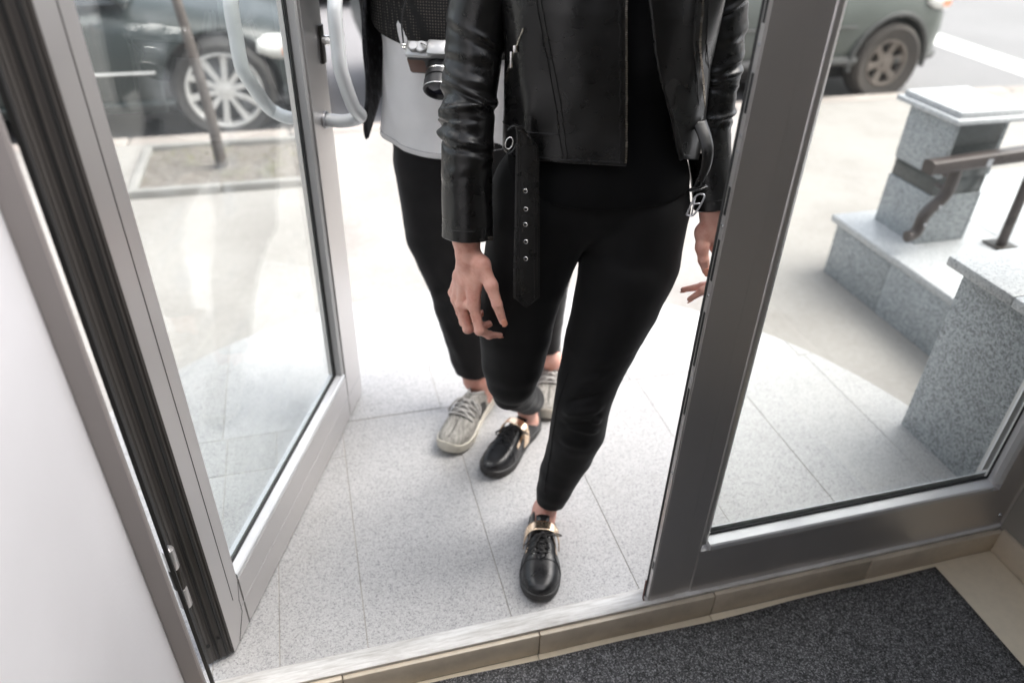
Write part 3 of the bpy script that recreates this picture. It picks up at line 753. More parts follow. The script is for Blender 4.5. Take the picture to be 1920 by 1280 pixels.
# ================================================================== tree in its pit
o = np.array([-.52, 4.49, ZP])
pit = empty('tree_pit', (o[0], o[1], ZP), kind='structure')
x0, x1, y0, y1 = -.94, -.07, 4.19, 4.86
for k in range(2):
    a = x0-.05+k*(x1-x0+.1)/2
    box('edging_stone', (a+.003-o[0], y0-.05-o[1], -.04), (a+(x1-x0+.1)/2-.003-o[0], y0-o[1], .045), M['pit_kerb'], pit, .008)
    box('edging_stone', (a+.003-o[0], y1-o[1], -.04), (a+(x1-x0+.1)/2-.003-o[0], y1+.05-o[1], .04), M['pit_kerb'], pit, .008)
box('edging_stone', (x0-.05-o[0], y0+.002-o[1], -.04), (x0-o[0], y1-.002-o[1], .04), M['pit_kerb'], pit, .008)
box('edging_stone', (x1-o[0], y0+.002-o[1], -.04), (x1+.05-o[0], y1-.002-o[1], .04), M['pit_kerb'], pit, .008)
n = 40; P = np.zeros((n+1, n+1, 3))
for i in range(n+1):
    for j in range(n+1):
        xx = x0+(x1-x0)*i/n-o[0]; yy = y0+(y1-y0)*j/n-o[1]
        P[i, j] = (xx, yy, .014+.014*float(vnoise(np.array([xx*9, yy*9, 2.1])))+.006*float(vnoise(np.array([xx*30, yy*30, 5.1]))))
MB().grid(P).build('soil', M['soil'], pit, smooth=180)
m = MB()
for k in range(420):
    xx, yy = random.uniform(x0+.02, x1-.02)-o[0], random.uniform(y0+.02, y1-.02)-o[1]
    if vnoise(np.array([xx*5+9, yy*5, 1.])) < -.05: continue
    a = random.uniform(0, 6.28); l = random.uniform(.02, .055); w = .0025; d = random.uniform(.3, 1.2)
    m.add([(xx-w*math.sin(a), yy+w*math.cos(a), .012), (xx+w*math.sin(a), yy-w*math.cos(a), .012), (xx+l*d*math.cos(a), yy+l*d*math.sin(a), .012+l*.7)], [[0, 1, 2]])
m.build('grass', M['dry_grass'], pit, kind='stuff')
tree = empty('young_tree', o, label='slim young tree leaning slightly in an earth bed by the kerb', cat='tree')
tp = [(0, 0, -.02), (.0, 0, .1), (-.012, 0, .4), (-.045, .0, .8), (-.08, .0, 1.2), (-.10, .01, 1.9), (-.13, .02, 2.9)]
MB().tube(smooth_path(tp, 6), np.interp(np.linspace(0, 1, 37), [0, .04, .10, .3, 1], [.055, .042, .034, .030, .016]), 14).build('trunk', M['bark'], tree)
m = MB(); lv = MB()
for k in range(26):
    z = 1.7+1.3*k/26; a = k*2.4; l = .95-.22*k/26
    b0 = np.array([-.09, .01, z]); b1 = b0+np.array([math.cos(a)*l*.5, math.sin(a)*l*.5, l*.45]); b2 = b0+np.array([math.cos(a)*l*.8, math.sin(a)*l*.8, l*.95])
    pth = smooth_path([b0, b1, b2], 5); m.tube(pth, np.linspace(.011, .003, len(pth)), 6)
    for q in range(34):
        c = pth[random.randint(4, len(pth)-1)]+rng.normal(0, .07, 3); e1 = rng.normal(0, 1, 3); e1 /= np.linalg.norm(e1); e2 = np.cross(e1, rng.normal(0, 1, 3)); e2 /= np.linalg.norm(e2); s_ = random.uniform(.018, .032)
        lv.add([c-e1*s_, c+e2*s_*.5, c+e1*s_, c-e2*s_*.5], [[0, 1, 2, 3]])
m.build('limb', M['bark'], tree); lv.build('crown', plain('young_leaf', (.07, .11, .035), .6, 0, .3, 9), tree, kind='stuff')
# ================================================================== cars by the kerb
def wheel(parent, c, r, rr, style, tyre_m, rim_m, w=.21):
    t = MB(); hw = w/2
    prof = [(rr, -hw*.75), (rr+.02, -hw*.95), (r-.035, -hw), (r-.012, -hw*.86), (r, -hw*.62), (r, hw*.62), (r-.012, hw*.86), (r-.035, hw), (rr, hw*.75)]
    R = Matrix.Rotation(math.pi/2, 4, 'X')          # wheel axis along y, outer face towards -y
    wh = t.lathe(prof, 48, R, closed=True).build('tyre', tyre_m)
    root = empty('wheel', c, parent=parent); wh.parent = root
    m = MB()
    z0 = hw*.75
    m.lathe([(rr-.002, z0+.004), (rr-.016, z0+.006), (rr-.026, z0-.012), (rr-.03, z0-.10), (rr-.002, z0-.10)], 48, R, closed=True)
    hub = .062 if style == 'multi' else .075
    m.lathe([(.0, z0-.012), (.026, z0-.012), (.030, z0-.018), (hub, z0-.020), (hub, z0-.06), (0, z0-.06)], 28, R)
    n = 10 if style == 'multi' else 6
    for k in range(n):
        a = 2*math.pi*k/n+.2
        wd0, wd1 = (.020, .026) if style == 'multi' else (.030, .046)
        V = []
        for rad, wd, dz in ((hub-.012, wd0, -.022), ((hub+rr)/2, (wd0+wd1)/2*.92, -.014), (rr-.018, wd1, -.006)):
            for sx, dd in ((-1, -.02), (-1, 0), (1, 0), (1, -.02)):
                wx = wd*sx*(.72 if dd == 0 else 1)
                p = Vector((rad*math.cos(a)-wx*math.sin(a), rad*math.sin(a)+wx*math.cos(a), z0+dz+dd)); V.append(tuple(R @ p))
        f = []
        for s_ in range(2):
            for q in range(4): f.append([s_*4+q, s_*4+(q+1) % 4, s_*4+4+(q+1) % 4, s_*4+4+q])
        m.add(V, f)
    m.build('rim', rim_m, root, smooth=30)
    MB().lathe([(0, z0-.09), (rr-.032, z0-.09), (rr-.032, z0-.11), (0, z0-.11)], 40, R).build('brake_disc', M['car_black'], root)
    return root
def car(name, x_front, y_side, length, width, wheels, wr, rr, paint, style, tyre_m, rim_m, label, group, suv=False, sill=None, zroad=ZR):
    """car nose towards +x; its near flank stands at y_side"""
    yc = y_side+width/2
    root = empty(name, (x_front-length/2, yc, zroad), label=label, cat='car', group=group)
    X = lambda d: length/2-d                       # d metres behind the nose
    hw = width/2
    if suv:
        st = [(0.0, .60, .34, .52, .60), (.05, .80, .28, .66, .78), (.22, .93, .27, .80, .92), (.6, .985, .28, .86, .98), (1.1, 1, .30, .90, 1.0), (1.5, 1, .30, .92, 1.03), (2.6, 1, .30, .93, 1.04), (3.6, 1, .30, .93, 1.04), (4.1, .97, .34, .90, 1.02), (4.35, .86, .40, .80, .95), (length, .78, .46, .72, .86)]
    else:
        st = [(0.0, .52, .26, .42, .50), (.04, .72, .20, .52, .60), (.16, .88, .17, .60, .68), (.4, .965, .17, .66, .75), (.9, .995, .18, .72, .84), (1.35, 1, .19, .76, .90), (2.2, 1, .19, .78, .92), (3.2, 1, .19, .80, .94), (3.8, .97, .20, .80, .95), (4.15, .88, .24, .76, .92), (length, .76, .32, .68, .82)]
    D = [s[0] for s in st]; dd = np.unique(np.concatenate([np.linspace(0, .3, 9), np.linspace(.3, length-.3, 34), np.linspace(length-.3, length, 7)]))
    rings = []
    for d in dd:
        w, zb, zs, zt = (np.interp(d, D, [s[i] for s in st]) for i in (1, 2, 3, 4)); w *= hw
        half = [(0, zb), (w*.80, zb), (w*.925, zb+.015), (w*.965, zb+.06), (w*.985, zb+(zs-zb)*.35), (w, zb+(zs-zb)*.62), (w*.985, zs-.05), (w*.955, zs), (w*.86, zs+(zt-zs)*.62), (w*.62, zt-.012), (w*.3, zt), (0, zt)]
        half = np.array(half); full = np.vstack([half, (half[1:-1]*[-1, 1])[::-1]])
        rings.append([(X(d), p[0], p[1]) for p in full])
    m = MB(); m.grid(rings, wrap=True); k = len(rings[0]); nb = len(rings)
    m.f += [list(range(k))[::-1], list(range((nb-1)*k, nb*k))]
    body = m.build('body', paint, root, smooth=40)
    # cut the wheel arches
    cut = MB(); ar = wr+(.075 if suv else .06)
    for d in wheels:
        R = Matrix.Translation((X(d), 0, wr)) @ Matrix.Rotation(math.pi/2, 4, 'X')
        cut.lathe([(ar, -hw-.2), (ar, -hw+.30)], 48, R); cut.lathe([(ar, hw-.30), (ar, hw+.2)], 48, R)
    co = cut.build('cutter', M['car_black'], root)
    bo = body.modifiers.new('arch', 'BOOLEAN'); bo.operation = 'DIFFERENCE'; bo.object = co; bo.solver = 'EXACT'
    bpy.context.view_layer.update()
    dg = bpy.context.evaluated_depsgraph_get(); me = bpy.data.meshes.new_from_object(body.evaluated_get(dg))
    body.modifiers.clear(); body.data = me; bpy.data.objects.remove(co)
    if paint.name not in [x.name for x in me.materials if x]: me.materials.clear(); me.materials.append(paint)
    shade(me, 40)
    for d in wheels:
        for s in (-1, 1):
            w_ = wheel(root, (X(d), s*(hw-.115), wr), wr, rr, style, tyre_m, rim_m)
            if s > 0: w_.rotation_euler = (0, 0, math.pi)
            pts = [(X(d)+(ar-.004)*math.cos(a), s*(np.interp(d-(ar)*math.cos(a), D, [q[1] for q in st])*hw*.985+.002), wr+(ar-.004)*math.sin(a)) for a in np.linspace(-.12, math.pi+.12, 30)]
            MB().tube(pts, .022 if suv else .010, 8, flat=1).build('arch_trim', M['car_trim'] if suv else paint, root)
    # glasshouse
    if suv: gs = [(1.25, .80, 1.02), (1.75, .74, 1.52), (2.1, .72, 1.62), (3.7, .70, 1.62), (4.15, .70, 1.5), (4.4, .76, 1.0)]
    else: gs = [(1.1, .80, .88), (1.85, .68, 1.34), (2.2, .66, 1.41), (3.2, .64, 1.40), (3.7, .64, 1.28), (4.2, .74, .93)]
    z_belt = .98 if suv else .86
    gr = []
    for d, w, zt in gs:
        wb_ = .93*hw; w = w*hw
        gr.append([(X(d), -wb_, z_belt), (X(d), -(w+wb_)/2, (z_belt+zt)/2), (X(d), -w, zt-.03), (X(d), -w*.7, zt), (X(d), w*.7, zt), (X(d), w, zt-.03), (X(d), (w+wb_)/2, (z_belt+zt)/2), (X(d), wb_, z_belt)])
    m = MB(); m.grid(gr); m.build('window', M['car_glass'], root, smooth=40)
    rf = [[(p[0], p[1], p[2]+.006) for p in r[2:6]] for r in gr[1:5]]
    m = MB(); m.grid(rf); ro = m.build('roof', paint, root, smooth=40); so = ro.modifiers.new('t', 'SOLIDIFY'); so.thickness = .02; so.offset = 1
    for s in (0, 7):
        i2 = 2 if s == 0 else 5
        for a, b in ((gr[0][s], gr[1][i2]), (gr[3][i2], gr[5][s]), ((X(2.65), gr[2][s][1], z_belt), (X(2.65), gr[2][i2][1], gr[2][i2][2]))):
            MB().tube(np.linspace(a, b, 3), .03, 8).build('pillar', paint, root)
    # lights, trims, door shut lines on each flank
    def side(d, f): return np.interp(d, D, [q[1] for q in st])*hw*f
    zs = .75 if suv else .56
    for s in (-1, 1):
        pts = []
        P = []
        for d in np.linspace(.045, .40, 9):
            w = side(d, 1.0); hh = .075 if d < .3 else .075-.4*(d-.3)
            P.append([(X(d)+.012*(1 if d < .1 else .4), s*(w*.985+.006), zs-hh+d*.10), (X(d)+.014, s*(w*.99+.008), zs+d*.12), (X(d)+.012*(1 if d < .1 else .3), s*(w*.93+.004), zs+hh*.75+d*.12)])
        hl = MB().grid(P).build('headlight', M['headlamp'], root, smooth=60); q = hl.modifiers.new('t', 'SOLIDIFY'); q.thickness = .02; q.offset = 0
        P = []
        for d in np.linspace(.07, .25, 5):
            w = side(d, 1.0); P.append([(X(d)+.018, s*(w*.985+.018), zs-.055+d*.11), (X(d)+.020, s*(w*.99+.020), zs-.008+d*.12)])
        MB().grid(P).build('indicator', M['amber'], hl, smooth=60)
        for d in (1.32, 2.5, 3.55):
            pts = [(X(d), s*(side(d, f)+.0015), z) for f, z in ((.968, .26 if not suv else .38), (.985, .38 if not suv else .5), (.998, .54 if not suv else .68), (.985, .70 if not suv else .86), (.955, .77 if not suv else .92))]
            MB().tube(pts, .004, 6).build('door_seam', M['car_black'], root)
        MB().tube([(X(d), s*(side(d, 1.0)+.003), (.47 if not suv else .60)) for d in np.linspace(1.02, 3.3, 8)], .014, 8, flat=.6).build('side_strip', M['rim'] if not suv else M['car_trim'], root)
        MB().tube([(X(d), s*(side(d, .972)), (.27 if not suv else .34)) for d in np.linspace(.94, 3.3, 8)], .035 if suv else .022, 8).build('sill_trim', sill or paint, root)
        for d in (2.28, 3.3):
            MB().tube(smooth_path([(X(d), s*(side(d, 1.0)-.005), .68 if not suv else .83), (X(d)-.02, s*(side(d, 1.0)+.025), .685 if not suv else .835), (X(d)-.14, s*(side(d, 1.0)+.025), .685 if not suv else .835), (X(d)-.16, s*(side(d, 1.0)-.005), .68 if not suv else .83)], 4), .012, 8).build('door_handle', paint, root)
        mm = MB(); mm.box((X(1.62), s*hw-.01 if s > 0 else -hw-.16, z_belt+.02), (X(1.62)+.09, s*hw+.16 if s > 0 else -hw+.01, z_belt+.15), .03); mm.build('wing_mirror', paint, root)
    # lower bumper lip and underside
    lip = [(X(d)+.012, s*(side(d, .94)), st[0][2]-.02) for s, d in [(-1, .55), (-1, .3), (-1, .14), (-1, .05), (-1, .0), (1, .0), (1, .05), (1, .14), (1, .3), (1, .55)]]
    MB().tube(smooth_path(lip, 4), .035, 8).build('bumper_lip', M['car_trim'] if suv else M['car_black'], root)
    box('underbody', (-length/2+.5, -hw*.8, .16), (length/2-.35, hw*.8, .22 if not suv else .32), M['car_black'], root, .02)
    box('number_plate_holder', (length/2-.012, -.26, .38), (length/2+.012, .26, .49), M['car_black'], root, .004)
    return root
c1 = car('parked_car', .13, 5.245, 4.5, 1.78, (.63, 3.35), .325, .245, M['car_green'], 'multi', M['tyre'], M['rim'],
    'dark green car with silver many spoked wheels parked behind the young tree', 'cars along the street', sill=M['car_green'])
c2 = car('off_road_car', 5.22, 5.235, 4.75, 1.9, (.62, 3.50), .305, .185, M['car_grey'], 'six', M['tyre_dusty'], M['rim_dark'],
    'dusty grey green off-road car with brown six spoked wheels parked beyond the granite pillar', 'cars along the street', suv=True, sill=M['car_trim'])
c3 = car('parked_car', 2.3, 9.6, 4.5, 1.78, (.85, 3.5), .32, .23, plain('silver_paint', (.46, .46, .47), .3, .3, .05), 'multi', M['tyre'], M['rim'],
    'silver car on the far side of the street behind the others', 'cars along the street')
# ================================================================== people
ROTP = -A20
def w2(p):            # people's frame -> world
    p = np.asarray(p, float); return WO + p[..., 0:1]*WS + p[..., 1:2]*WT + np.concatenate([np.zeros(p.shape[:-1]+(2,)), p[..., 2:3]], -1)
def proj(p):
    v = w2(p)-CAM; z = v @ CF
    return 960+F_PX*(v @ CR)/z, 640-F_PX*(v @ CU)/z
def pair(a, b, t):
    p, q = pl(*a, t), pl(*b, t); return np.append((p+q)/2, np.linalg.norm(p-q)/2)
def person(off, label):
    r = empty('person', w2(np.array([off[0], off[1], 0.])), ROTP, label=label, cat='person'); r['off'] = off[0]; return r
class Fig:
    def __init__(s, off, label): s.off = np.array([off[0], off[1], 0.]); s.root = person(off, label)
    def put(s, name, me, mat, parent=None, **kw):
        o = new_obj(name, me, mat, parent or s.root, **kw)
        if parent is None: o.location = tuple(-s.off)
        return o
    def mb(s, m, name, mat, parent=None, smooth=40, **kw): return s.put(name, mesh(name, m.v, m.f, smooth), mat, parent, **kw)
def off_r(ch, d): return [np.append(p[:3], p[3]+d) for p in ch]

# ---- hands: palm, five bent fingers, from joint positions
def hand_sdf(J, h=.0013):
    allp = np.array([p[:3] for k in J for p in J[k]])
    S = SDF(allp.min(0)-.03, allp.max(0)+.03, h)
    W = J['wrist']
    S.chain(W, .012)
    kn = [J[f][0] for f in ('index', 'middle', 'ring', 'pinky')]
    w0 = W[-1]
    for i, q in enumerate(kn):
        mid = np.array(w0[:3])*.45+np.array(q[:3])*.55
        S.cone(w0[:3], mid, .0165, .0125, .012); S.cone(mid, q[:3], .0125, q[3]*1.02, .010)
    for a, b in zip(kn[:-1], kn[1:]): S.cone(a[:3], b[:3], a[3]*.86, b[3]*.86, .006)
    for f in ('index', 'middle', 'ring', 'pinky'):
        p = J[f]
        S2 = SDF(S.lo, S.lo+S.h*(S.n-1), h); S2.n = S.n; S2.g = S.g; S2.d = np.full(tuple(S.n), .5, np.float32)
        for a, b in zip(p[:-1], p[1:]): S2.cone(a[:3], b[:3], a[3], b[3], .003)
        for a in p[1:3]: S2.ell(a[:3], np.full(3, a[3]*1.07), .004)
        S._mix(tuple(slice(0, k) for k in S.n), S2.d, .004)
    t = J['thumb']
    S.cone(w0[:3], t[0][:3], .0165, t[0][3], .012); S.cone(t[0][:3], t[1][:3], t[0][3], t[1][3], .012)
    S.cone(t[0][:3], kn[0][:3], t[0][3]*.8, .0095, .012)
    S2 = SDF(S.lo, S.lo+S.h*(S.n-1), h); S2.n = S.n; S2.g = S.g; S2.d = np.full(tuple(S.n), .5, np.float32)
    for a, b in zip(t[1:-1], t[2:]): S2.cone(a[:3], b[:3], a[3], b[3], .004)
    S._mix(tuple(slice(0, k) for k in S.n), S2.d, .008)
    V, Fq = S.surface(); V = relax(V, Fq, 2, .4)
    return V, Fq
def nail(fig, body, tip, back, width, up, length, over=.006):
    """an oval, slightly domed nail on the end joint; up = direction away from the finger pad"""
    rt, rb = tip[3], back[3]
    tip, back, up = (np.asarray(q, float)[:3] for q in (tip, back, up))
    d = tip-back; ln = np.linalg.norm(d); d /= ln; up = up-d*(up @ d); up /= np.linalg.norm(up); sd_ = np.cross(d, up)
    P = []; dome = width*.72*(1-math.cos(1.05))
    for i, u in enumerate(np.linspace(0, 1, 9)):
        w = width*(.55+.45*math.sin(min(1, u*2.2)*math.pi/2))*(1 if u < .8 else 1-.5*((u-.8)/.2)**2)
        x = over-length*(1-u); r = rt+(rb-rt)*min(1, max(0, -x)/ln)
        row = []
        for k in np.linspace(-1, 1, 9):
            a = k*1.05
            row.append(tip+d*x+sd_*w*math.sin(a)/math.sin(1.05)+up*(r+.0006-dome+width*.72*(math.cos(a)-math.cos(1.05))-.0012*u*u))
        P.append(row)
    m = MB().grid(P); o = fig.mb(m, 'nail', M['nail'], body, smooth=180)
    q = o.modifiers.new('t', 'SOLIDIFY'); q.thickness = .0012; q.offset = 0
    return o

# ---- head (above the picture's edge, kept simple)
def head_sdf(S, c, k=1.0):
    c = np.array(c)
    S.ell(c+[0, .012*k, .035*k], np.array([.074, .092, .10])*k, .02)
    S.ell(c+[0, -.022*k, -.045*k], np.array([.058, .065, .075])*k, .03)
    S.ell(c+[0, -.062*k, -.098*k], np.array([.022, .02, .018])*k, .02)
    S.cone(c+[0, -.082*k, .012*k], c+[0, -.105*k, -.028*k], .009*k, .014*k, .01)
    for s in (-1, 1):
        S.ell(c+[s*.076*k, .012*k, -.01*k], np.array([.010, .02, .034])*k, .006)
        S.ell(c+[s*.04*k, -.062*k, -.02*k], np.array([.022, .022, .018])*k, .02)
        S.cone(c+[s*.012*k, -.083*k, .03*k], c+[s*.05*k, -.066*k, .03*k], .008*k, .006*k, .014)
    S.ell(c+[0, -.084*k, -.063*k], np.array([.022, .01, .008])*k, .006)
def head_parts(fig, c, k, long_hair):
    c = np.array(c)
    S = SDF(c-[.13, .15, .36*k if long_hair else .14], c+[.13, .17, .17], .006)
    S.ell(c+[0, .022*k, .045*k], np.array([.084, .098, .104])*k, .01)
    if long_hair:
        for s in (-1, 1): S.chain([np.append(c+[s*.07, .04, .02], .04), np.append(c+[s*.085, .06, -.12], .04), np.append(c+[s*.08, .075, -.28], .03)], .03)
        S.chain([np.append(c+[0, .07, .0], .07), np.append(c+[0, .09, -.14], .065), np.append(c+[0, .10, -.28], .04)], .03)
    else: S.ell(c+[0, .06*k, -.01*k], np.array([.074, .06, .07])*k, .02)
    S.cut(c+[0, -.045*k, .03*k], [0, -1, -.75])
    V, Fq = S.surface(); V = relax(V, Fq, 2)
    V = V+vnormals(V, Fq)*(.003*vnoise(V*[60, 60, 9]))[:, None]
    fig.put('hair', fast_mesh('hair', V, Fq), M['hair'])
    for s in (-1, 1):
        m = MB(); m.lathe([(.0, -.0115*k)]+[(.0115*k*math.cos(a), .0115*k*math.sin(a)) for a in np.linspace(-1.4, 1.4, 9)]+[(0, .0115*k)], 16, Matrix.Translation(c+[s*.031*k, -.069*k, .008*k]))
        e = fig.mb(m, 'eye', M['eye'])
        m = MB(); m.lathe([(0, .0), (.0052*k, .0), (.0052*k, .0015), (0, .0018)], 14, Matrix.Translation(c+[s*.031*k, -.0805*k, .008*k]) @ Matrix.Rotation(math.pi/2, 4, 'X')); fig.mb(m, 'iris', M['cam_black'], e)
    m = MB(); m.tube(smooth_path([c+[-.022*k, -.088*k, -.063*k], c+[-.008*k, -.095*k, -.060*k], c+[0, -.095*k, -.062*k], c+[.008*k, -.095*k, -.060*k], c+[.022*k, -.088*k, -.063*k]], 4), [.001]+[.005]*15+[.001], 8); fig.mb(m, 'lips', M['lips'])

# ---- shoes
def shoe(fig, toe, d, L, wf=1.0, kind='derby', label=None):
    toe = np.array([toe[0], toe[1], 0.]); d = np.array([d[0], d[1], 0.]); d /= np.linalg.norm(d); pr = np.array([-d[1], d[0], 0.]); heel = toe-d*L
    T = lambda x, y, z: heel+d*x+pr*y+np.array([0, 0, z])
    root = fig.put('shoe', None, None, label=label)
    xo = np.array([0, .01, .035, .08, .2, .35, .5, .62, .73, .83, .90, .95, .98, .994, 1.0])
    if kind == 'derby': wo = np.array([.0, .013, .024, .031, .035, .034, .039, .0465, .050, .047, .040, .031, .021, .011, 0])*wf
    else: wo = np.array([.0, .015, .028, .036, .038, .037, .042, .049, .053, .051, .045, .036, .025, .013, 0])*wf
    w_at = lambda x: np.interp(x, xo, wo)
    sh = .026 if kind == 'derby' else .030
    def outline(off):
        X = np.concatenate([[0], .01*np.arange(1, 6)/5, np.linspace(.02, .95, 34), .95+.05*np.sin(np.linspace(0, math.pi/2, 9)[1:])])
        return [((x-.5)*(1+2*off/L)*L+.5*L, y*(w_at(x)+off if 0 < x < 1 else 0)) for y in (1,) for x in X]+[((x-.5)*(1+2*off/L)*L+.5*L, -(w_at(x)+off if 0 < x < 1 else 0)) for x in X[-2:0:-1]]
    def spring(x): return .012*max(0, (x/L-.72)/.28)**2
    # sole
    lv = [(0, -.004), (.002, 0), (sh*.45, .0012), (sh*.9, .0012), (sh, -.001), (sh+.001, -.006)]
    if kind != 'derby': lv = [(0, -.006), (.003, -.001), (sh*.3, .002), (sh*.35, .0012), (sh*.8, .003), (sh*1.02, .001), (sh*1.04, -.005)]
    rings = []
    for z, o in lv:
        ring = []
        for i, (x, y) in enumerate(outline(o)):
            e = .0016*math.sin(x*900) if (kind != 'derby' and .003 < z < sh and x > L*.45) else 0
            zz = z*(1+(.35*max(0, .35-x/L) if kind != 'derby' else 0))
            if kind != 'derby' and x > L*.93 and z > sh*.7: zz += .010*(x/L-.93)/.07
            ring.append(T(x, y*(1+e*18), zz+spring(x)))
        rings.append(ring)
    m = MB().grid(rings, wrap=True); n = len(rings[0]); m.f += [list(range(n)), list(range((len(rings)-1)*n, len(rings)*n))]
    sole = fig.mb(m, 'sole', M['sole_black'] if kind == 'derby' else M['sneaker_sole'], root, smooth=40)
    # upper
    if kind == 'derby':
        xh = [0, .04, .12, .26, .34, .42, .50, .58, .66, .72, .80, .88, .94, .98, 1]; hh = [.079, .083, .080, .066, .070, .088, .088, .080, .0715, .067, .061, .055, .048, .040, .030]
        xp = [0, .30, .40, .46, .62, .70, 1]; ph = [58, 60, 68, 76, 80, 90, 90]
    else:
        xh = [0, .04, .12, .24, .32, .40, .48, .56, .66, .75, .84, .91, .96, 1]; hh = [.098, .102, .098, .088, .098, .108, .104, .095, .082, .071, .062, .055, .046, .034]
        xp = [0, .26, .36, .42, 1]; ph = [56, 60, 74, 90, 90]
    xs = np.concatenate([[.002, .006, .015], np.linspace(.03, .94, 50), .94+.058*np.sin(np.linspace(0, math.pi/2, 10)[1:])])
    def upper(x, f, o=0.0):
        """x along, f -1..1 from one edge of the sole over the top to the other"""
        w = max(.0005, w_at(x)-.003+o); pm = math.radians(np.interp(x, xp, ph)); H = np.interp(x, xh, hh)+o; top = math.sin(pm)**.85
        a = pm*(1-abs(f)); y = math.copysign(1, f)*w*max(0, math.cos(a))**.62
        z = sh-.004+(H-sh+.004)*(math.sin(a)**.85)/top
        xb = x*L - (.010*(1-x/.12)*math.sin(a) if False else 0)
        if x < .1: xb = x*L+.006*(z/.08)*0
        return T(xb, y, z+spring(x*L))
    m = MB()
    for sgn in (-1, 1):
        P = [[upper(x, sgn*(1-q)) for q in np.linspace(0, 1, 22)[:-1]]+[upper(x, sgn*1e-6)] for x in xs]
        m.grid(P)
    me = mesh('upper', m.v, m.f, None)
    bm = bmesh.new(); bm.from_mesh(me); bmesh.ops.remove_doubles(bm, verts=bm.verts, dist=.0006); bmesh.ops.recalc_face_normals(bm, faces=bm.faces[:]); bm.to_mesh(me); bm.free(); shade(me, 60)
    up = fig.put('upper', me, M['shoe_leather'] if kind == 'derby' else M['knit'], root)
    q = up.modifiers.new('t', 'SOLIDIFY'); q.thickness = .0028; q.offset = -1
    lm = M['lace_black'] if kind == 'derby' else M['lace_grey']
    if kind == 'derby':
        P = []
        for x in np.linspace(.74, .33, 20):
            row = []
            for f in np.linspace(-1, 1, 9):
                H = np.interp(x, xh, hh)-.004+(.030*max(0, (.44-x)/.11)**1.3)
                row.append(T(x*L-(.012*max(0, (.44-x)/.11)), f*.0205*(1-.15*abs(f)), H-.005*f*f+spring(x*L)))
            P.append(row)
        tg = fig.mb(MB().grid(P), 'tongue', M['shoe_leather'], root, smooth=180); q = tg.modifiers.new('t', 'SOLIDIFY'); q.thickness = .004
        # metal strap over the instep
        P = []
        for dx in np.linspace(-.014, .014, 9):
            row = []
            for a in np.linspace(-.12, math.pi+.12, 36):
                w = (w_at(.44)+.006); zz = .040+.060*max(0, math.sin(a))**.8 if math.sin(a) > 0 else .040+.03*math.sin(a)
                row.append(T(.435*L+dx+.012*(1-max(0, math.sin(a))), w*math.copysign(1, math.cos(a))*abs(math.cos(a))**.7, zz))
            P.append(row)
        st = fig.mb(MB().grid(P), 'strap', M['gold'], root, smooth=180); q = st.modifiers.new('t', 'SOLIDIFY'); q.thickness = .0025; q.offset = 1
        for f in (.8, 2.34):
            c = T(.435*L+.002, (w_at(.44)+.006)*math.copysign(1, math.cos(f))*abs(math.cos(f))**.7, .0405+.061*math.sin(f)**.8)
            m = MB(); m.lathe([(.0035, -.001), (.0035, .0016), (.0018, .003), (0, .0032)], 12, Matrix.Translation(c) @ Matrix.Rotation(math.radians(25), 4, 'X')); fig.mb(m, 'rivet', M['gold'], root)
        # seams of the toe cap and facings
        m = MB()
        m.tube([upper(.735-.03*math.sin(math.pi*(f+1)/2), f, .0004) for f in np.linspace(-.95, .95, 30)], .0011, 6)
        for sg in (-1, 1): m.tube([upper(x, f*sg, .0004) for x, f in zip(np.linspace(.735, .66, 12), np.linspace(.75, .33, 12))], .0012, 6); m.tube([upper(x, sg*.34, .0004) for x in np.linspace(.66, .45, 12)], .0012, 6)
        fig.mb(m, 'seam', M['shoe_leather'], root)
        for sg in (-1, 1):
            P = [[upper(x, sg*f, .0008) for f in np.linspace(.62, .44, 5)] for x in np.linspace(.47, .625, 8)]
            fig.mb(MB().grid(P), 'side_plate', M['gold'], root, smooth=180)
        rows_ = [(.50, .021), (.55, .021), (.60, .020), (.648, .018)]
        m = MB()
        def lp(x, y, e=.003): return T(x*L, y, np.interp(x, xh, hh)+e-.004*(abs(y)/.02)**2+spring(x*L))
        for x, y in rows_: m.tube(smooth_path([lp(x, -y, .000), lp(x, -y*.5, .0035), lp(x+.004, 0, .0045), lp(x, y*.5, .0035), lp(x, y, .000)], 4), .0016, 6)
        for (x, y), (x2, y2) in zip(rows_[:-1], rows_[1:]):
            for sg in (-1, 1): m.tube(smooth_path([lp(x, sg*y, .001), lp((x+x2)/2, 0, .006), lp(x2, -sg*y2, .001)], 4), .0016, 6)
        k0 = lp(.505, 0, .008)
        for pts in ([(.505, 0, .008), (.52, .018, .013), (.505, .043, .012), (.475, .048, .008), (.488, .025, .010), (.505, 0, .008)],
                    [(.505, 0, .008), (.54, -.014, .013), (.60, -.034, .009), (.628, -.036, .006), (.60, -.022, .009), (.505, 0, .009)],
                    [(.505, 0, .008), (.56, -.012, .012), (.64, -.028, .006), (.665, -.030, .004)], [(.505, 0, .008), (.53, -.020, .012), (.585, -.046, .002)], [(.505, 0, .008), (.56, .016, .010), (.625, .024, .005)]):
            m.tube(smooth_path([lp(x, y*.8 if abs(y) < .03 else y, z+.010*max(0, abs(y)-.02)/.03) for x, y, z in pts], 6), .0016, 6)
        m.add([k0+np.array([a, b, c]) for a in (-.004, .004) for b in (-.004, .004) for c in (-.003, .004)], [[0, 1, 3, 2], [4, 6, 7, 5], [0, 4, 5, 1], [2, 3, 7, 6], [0, 2, 6, 4], [1, 5, 7, 3]])
        fig.mb(m, 'lace', lm, root, smooth=180)
    else:
        def lp(x, f, e): return upper(x, f, e)
        m = MB()
        lx = [.50, .555, .61, .665]
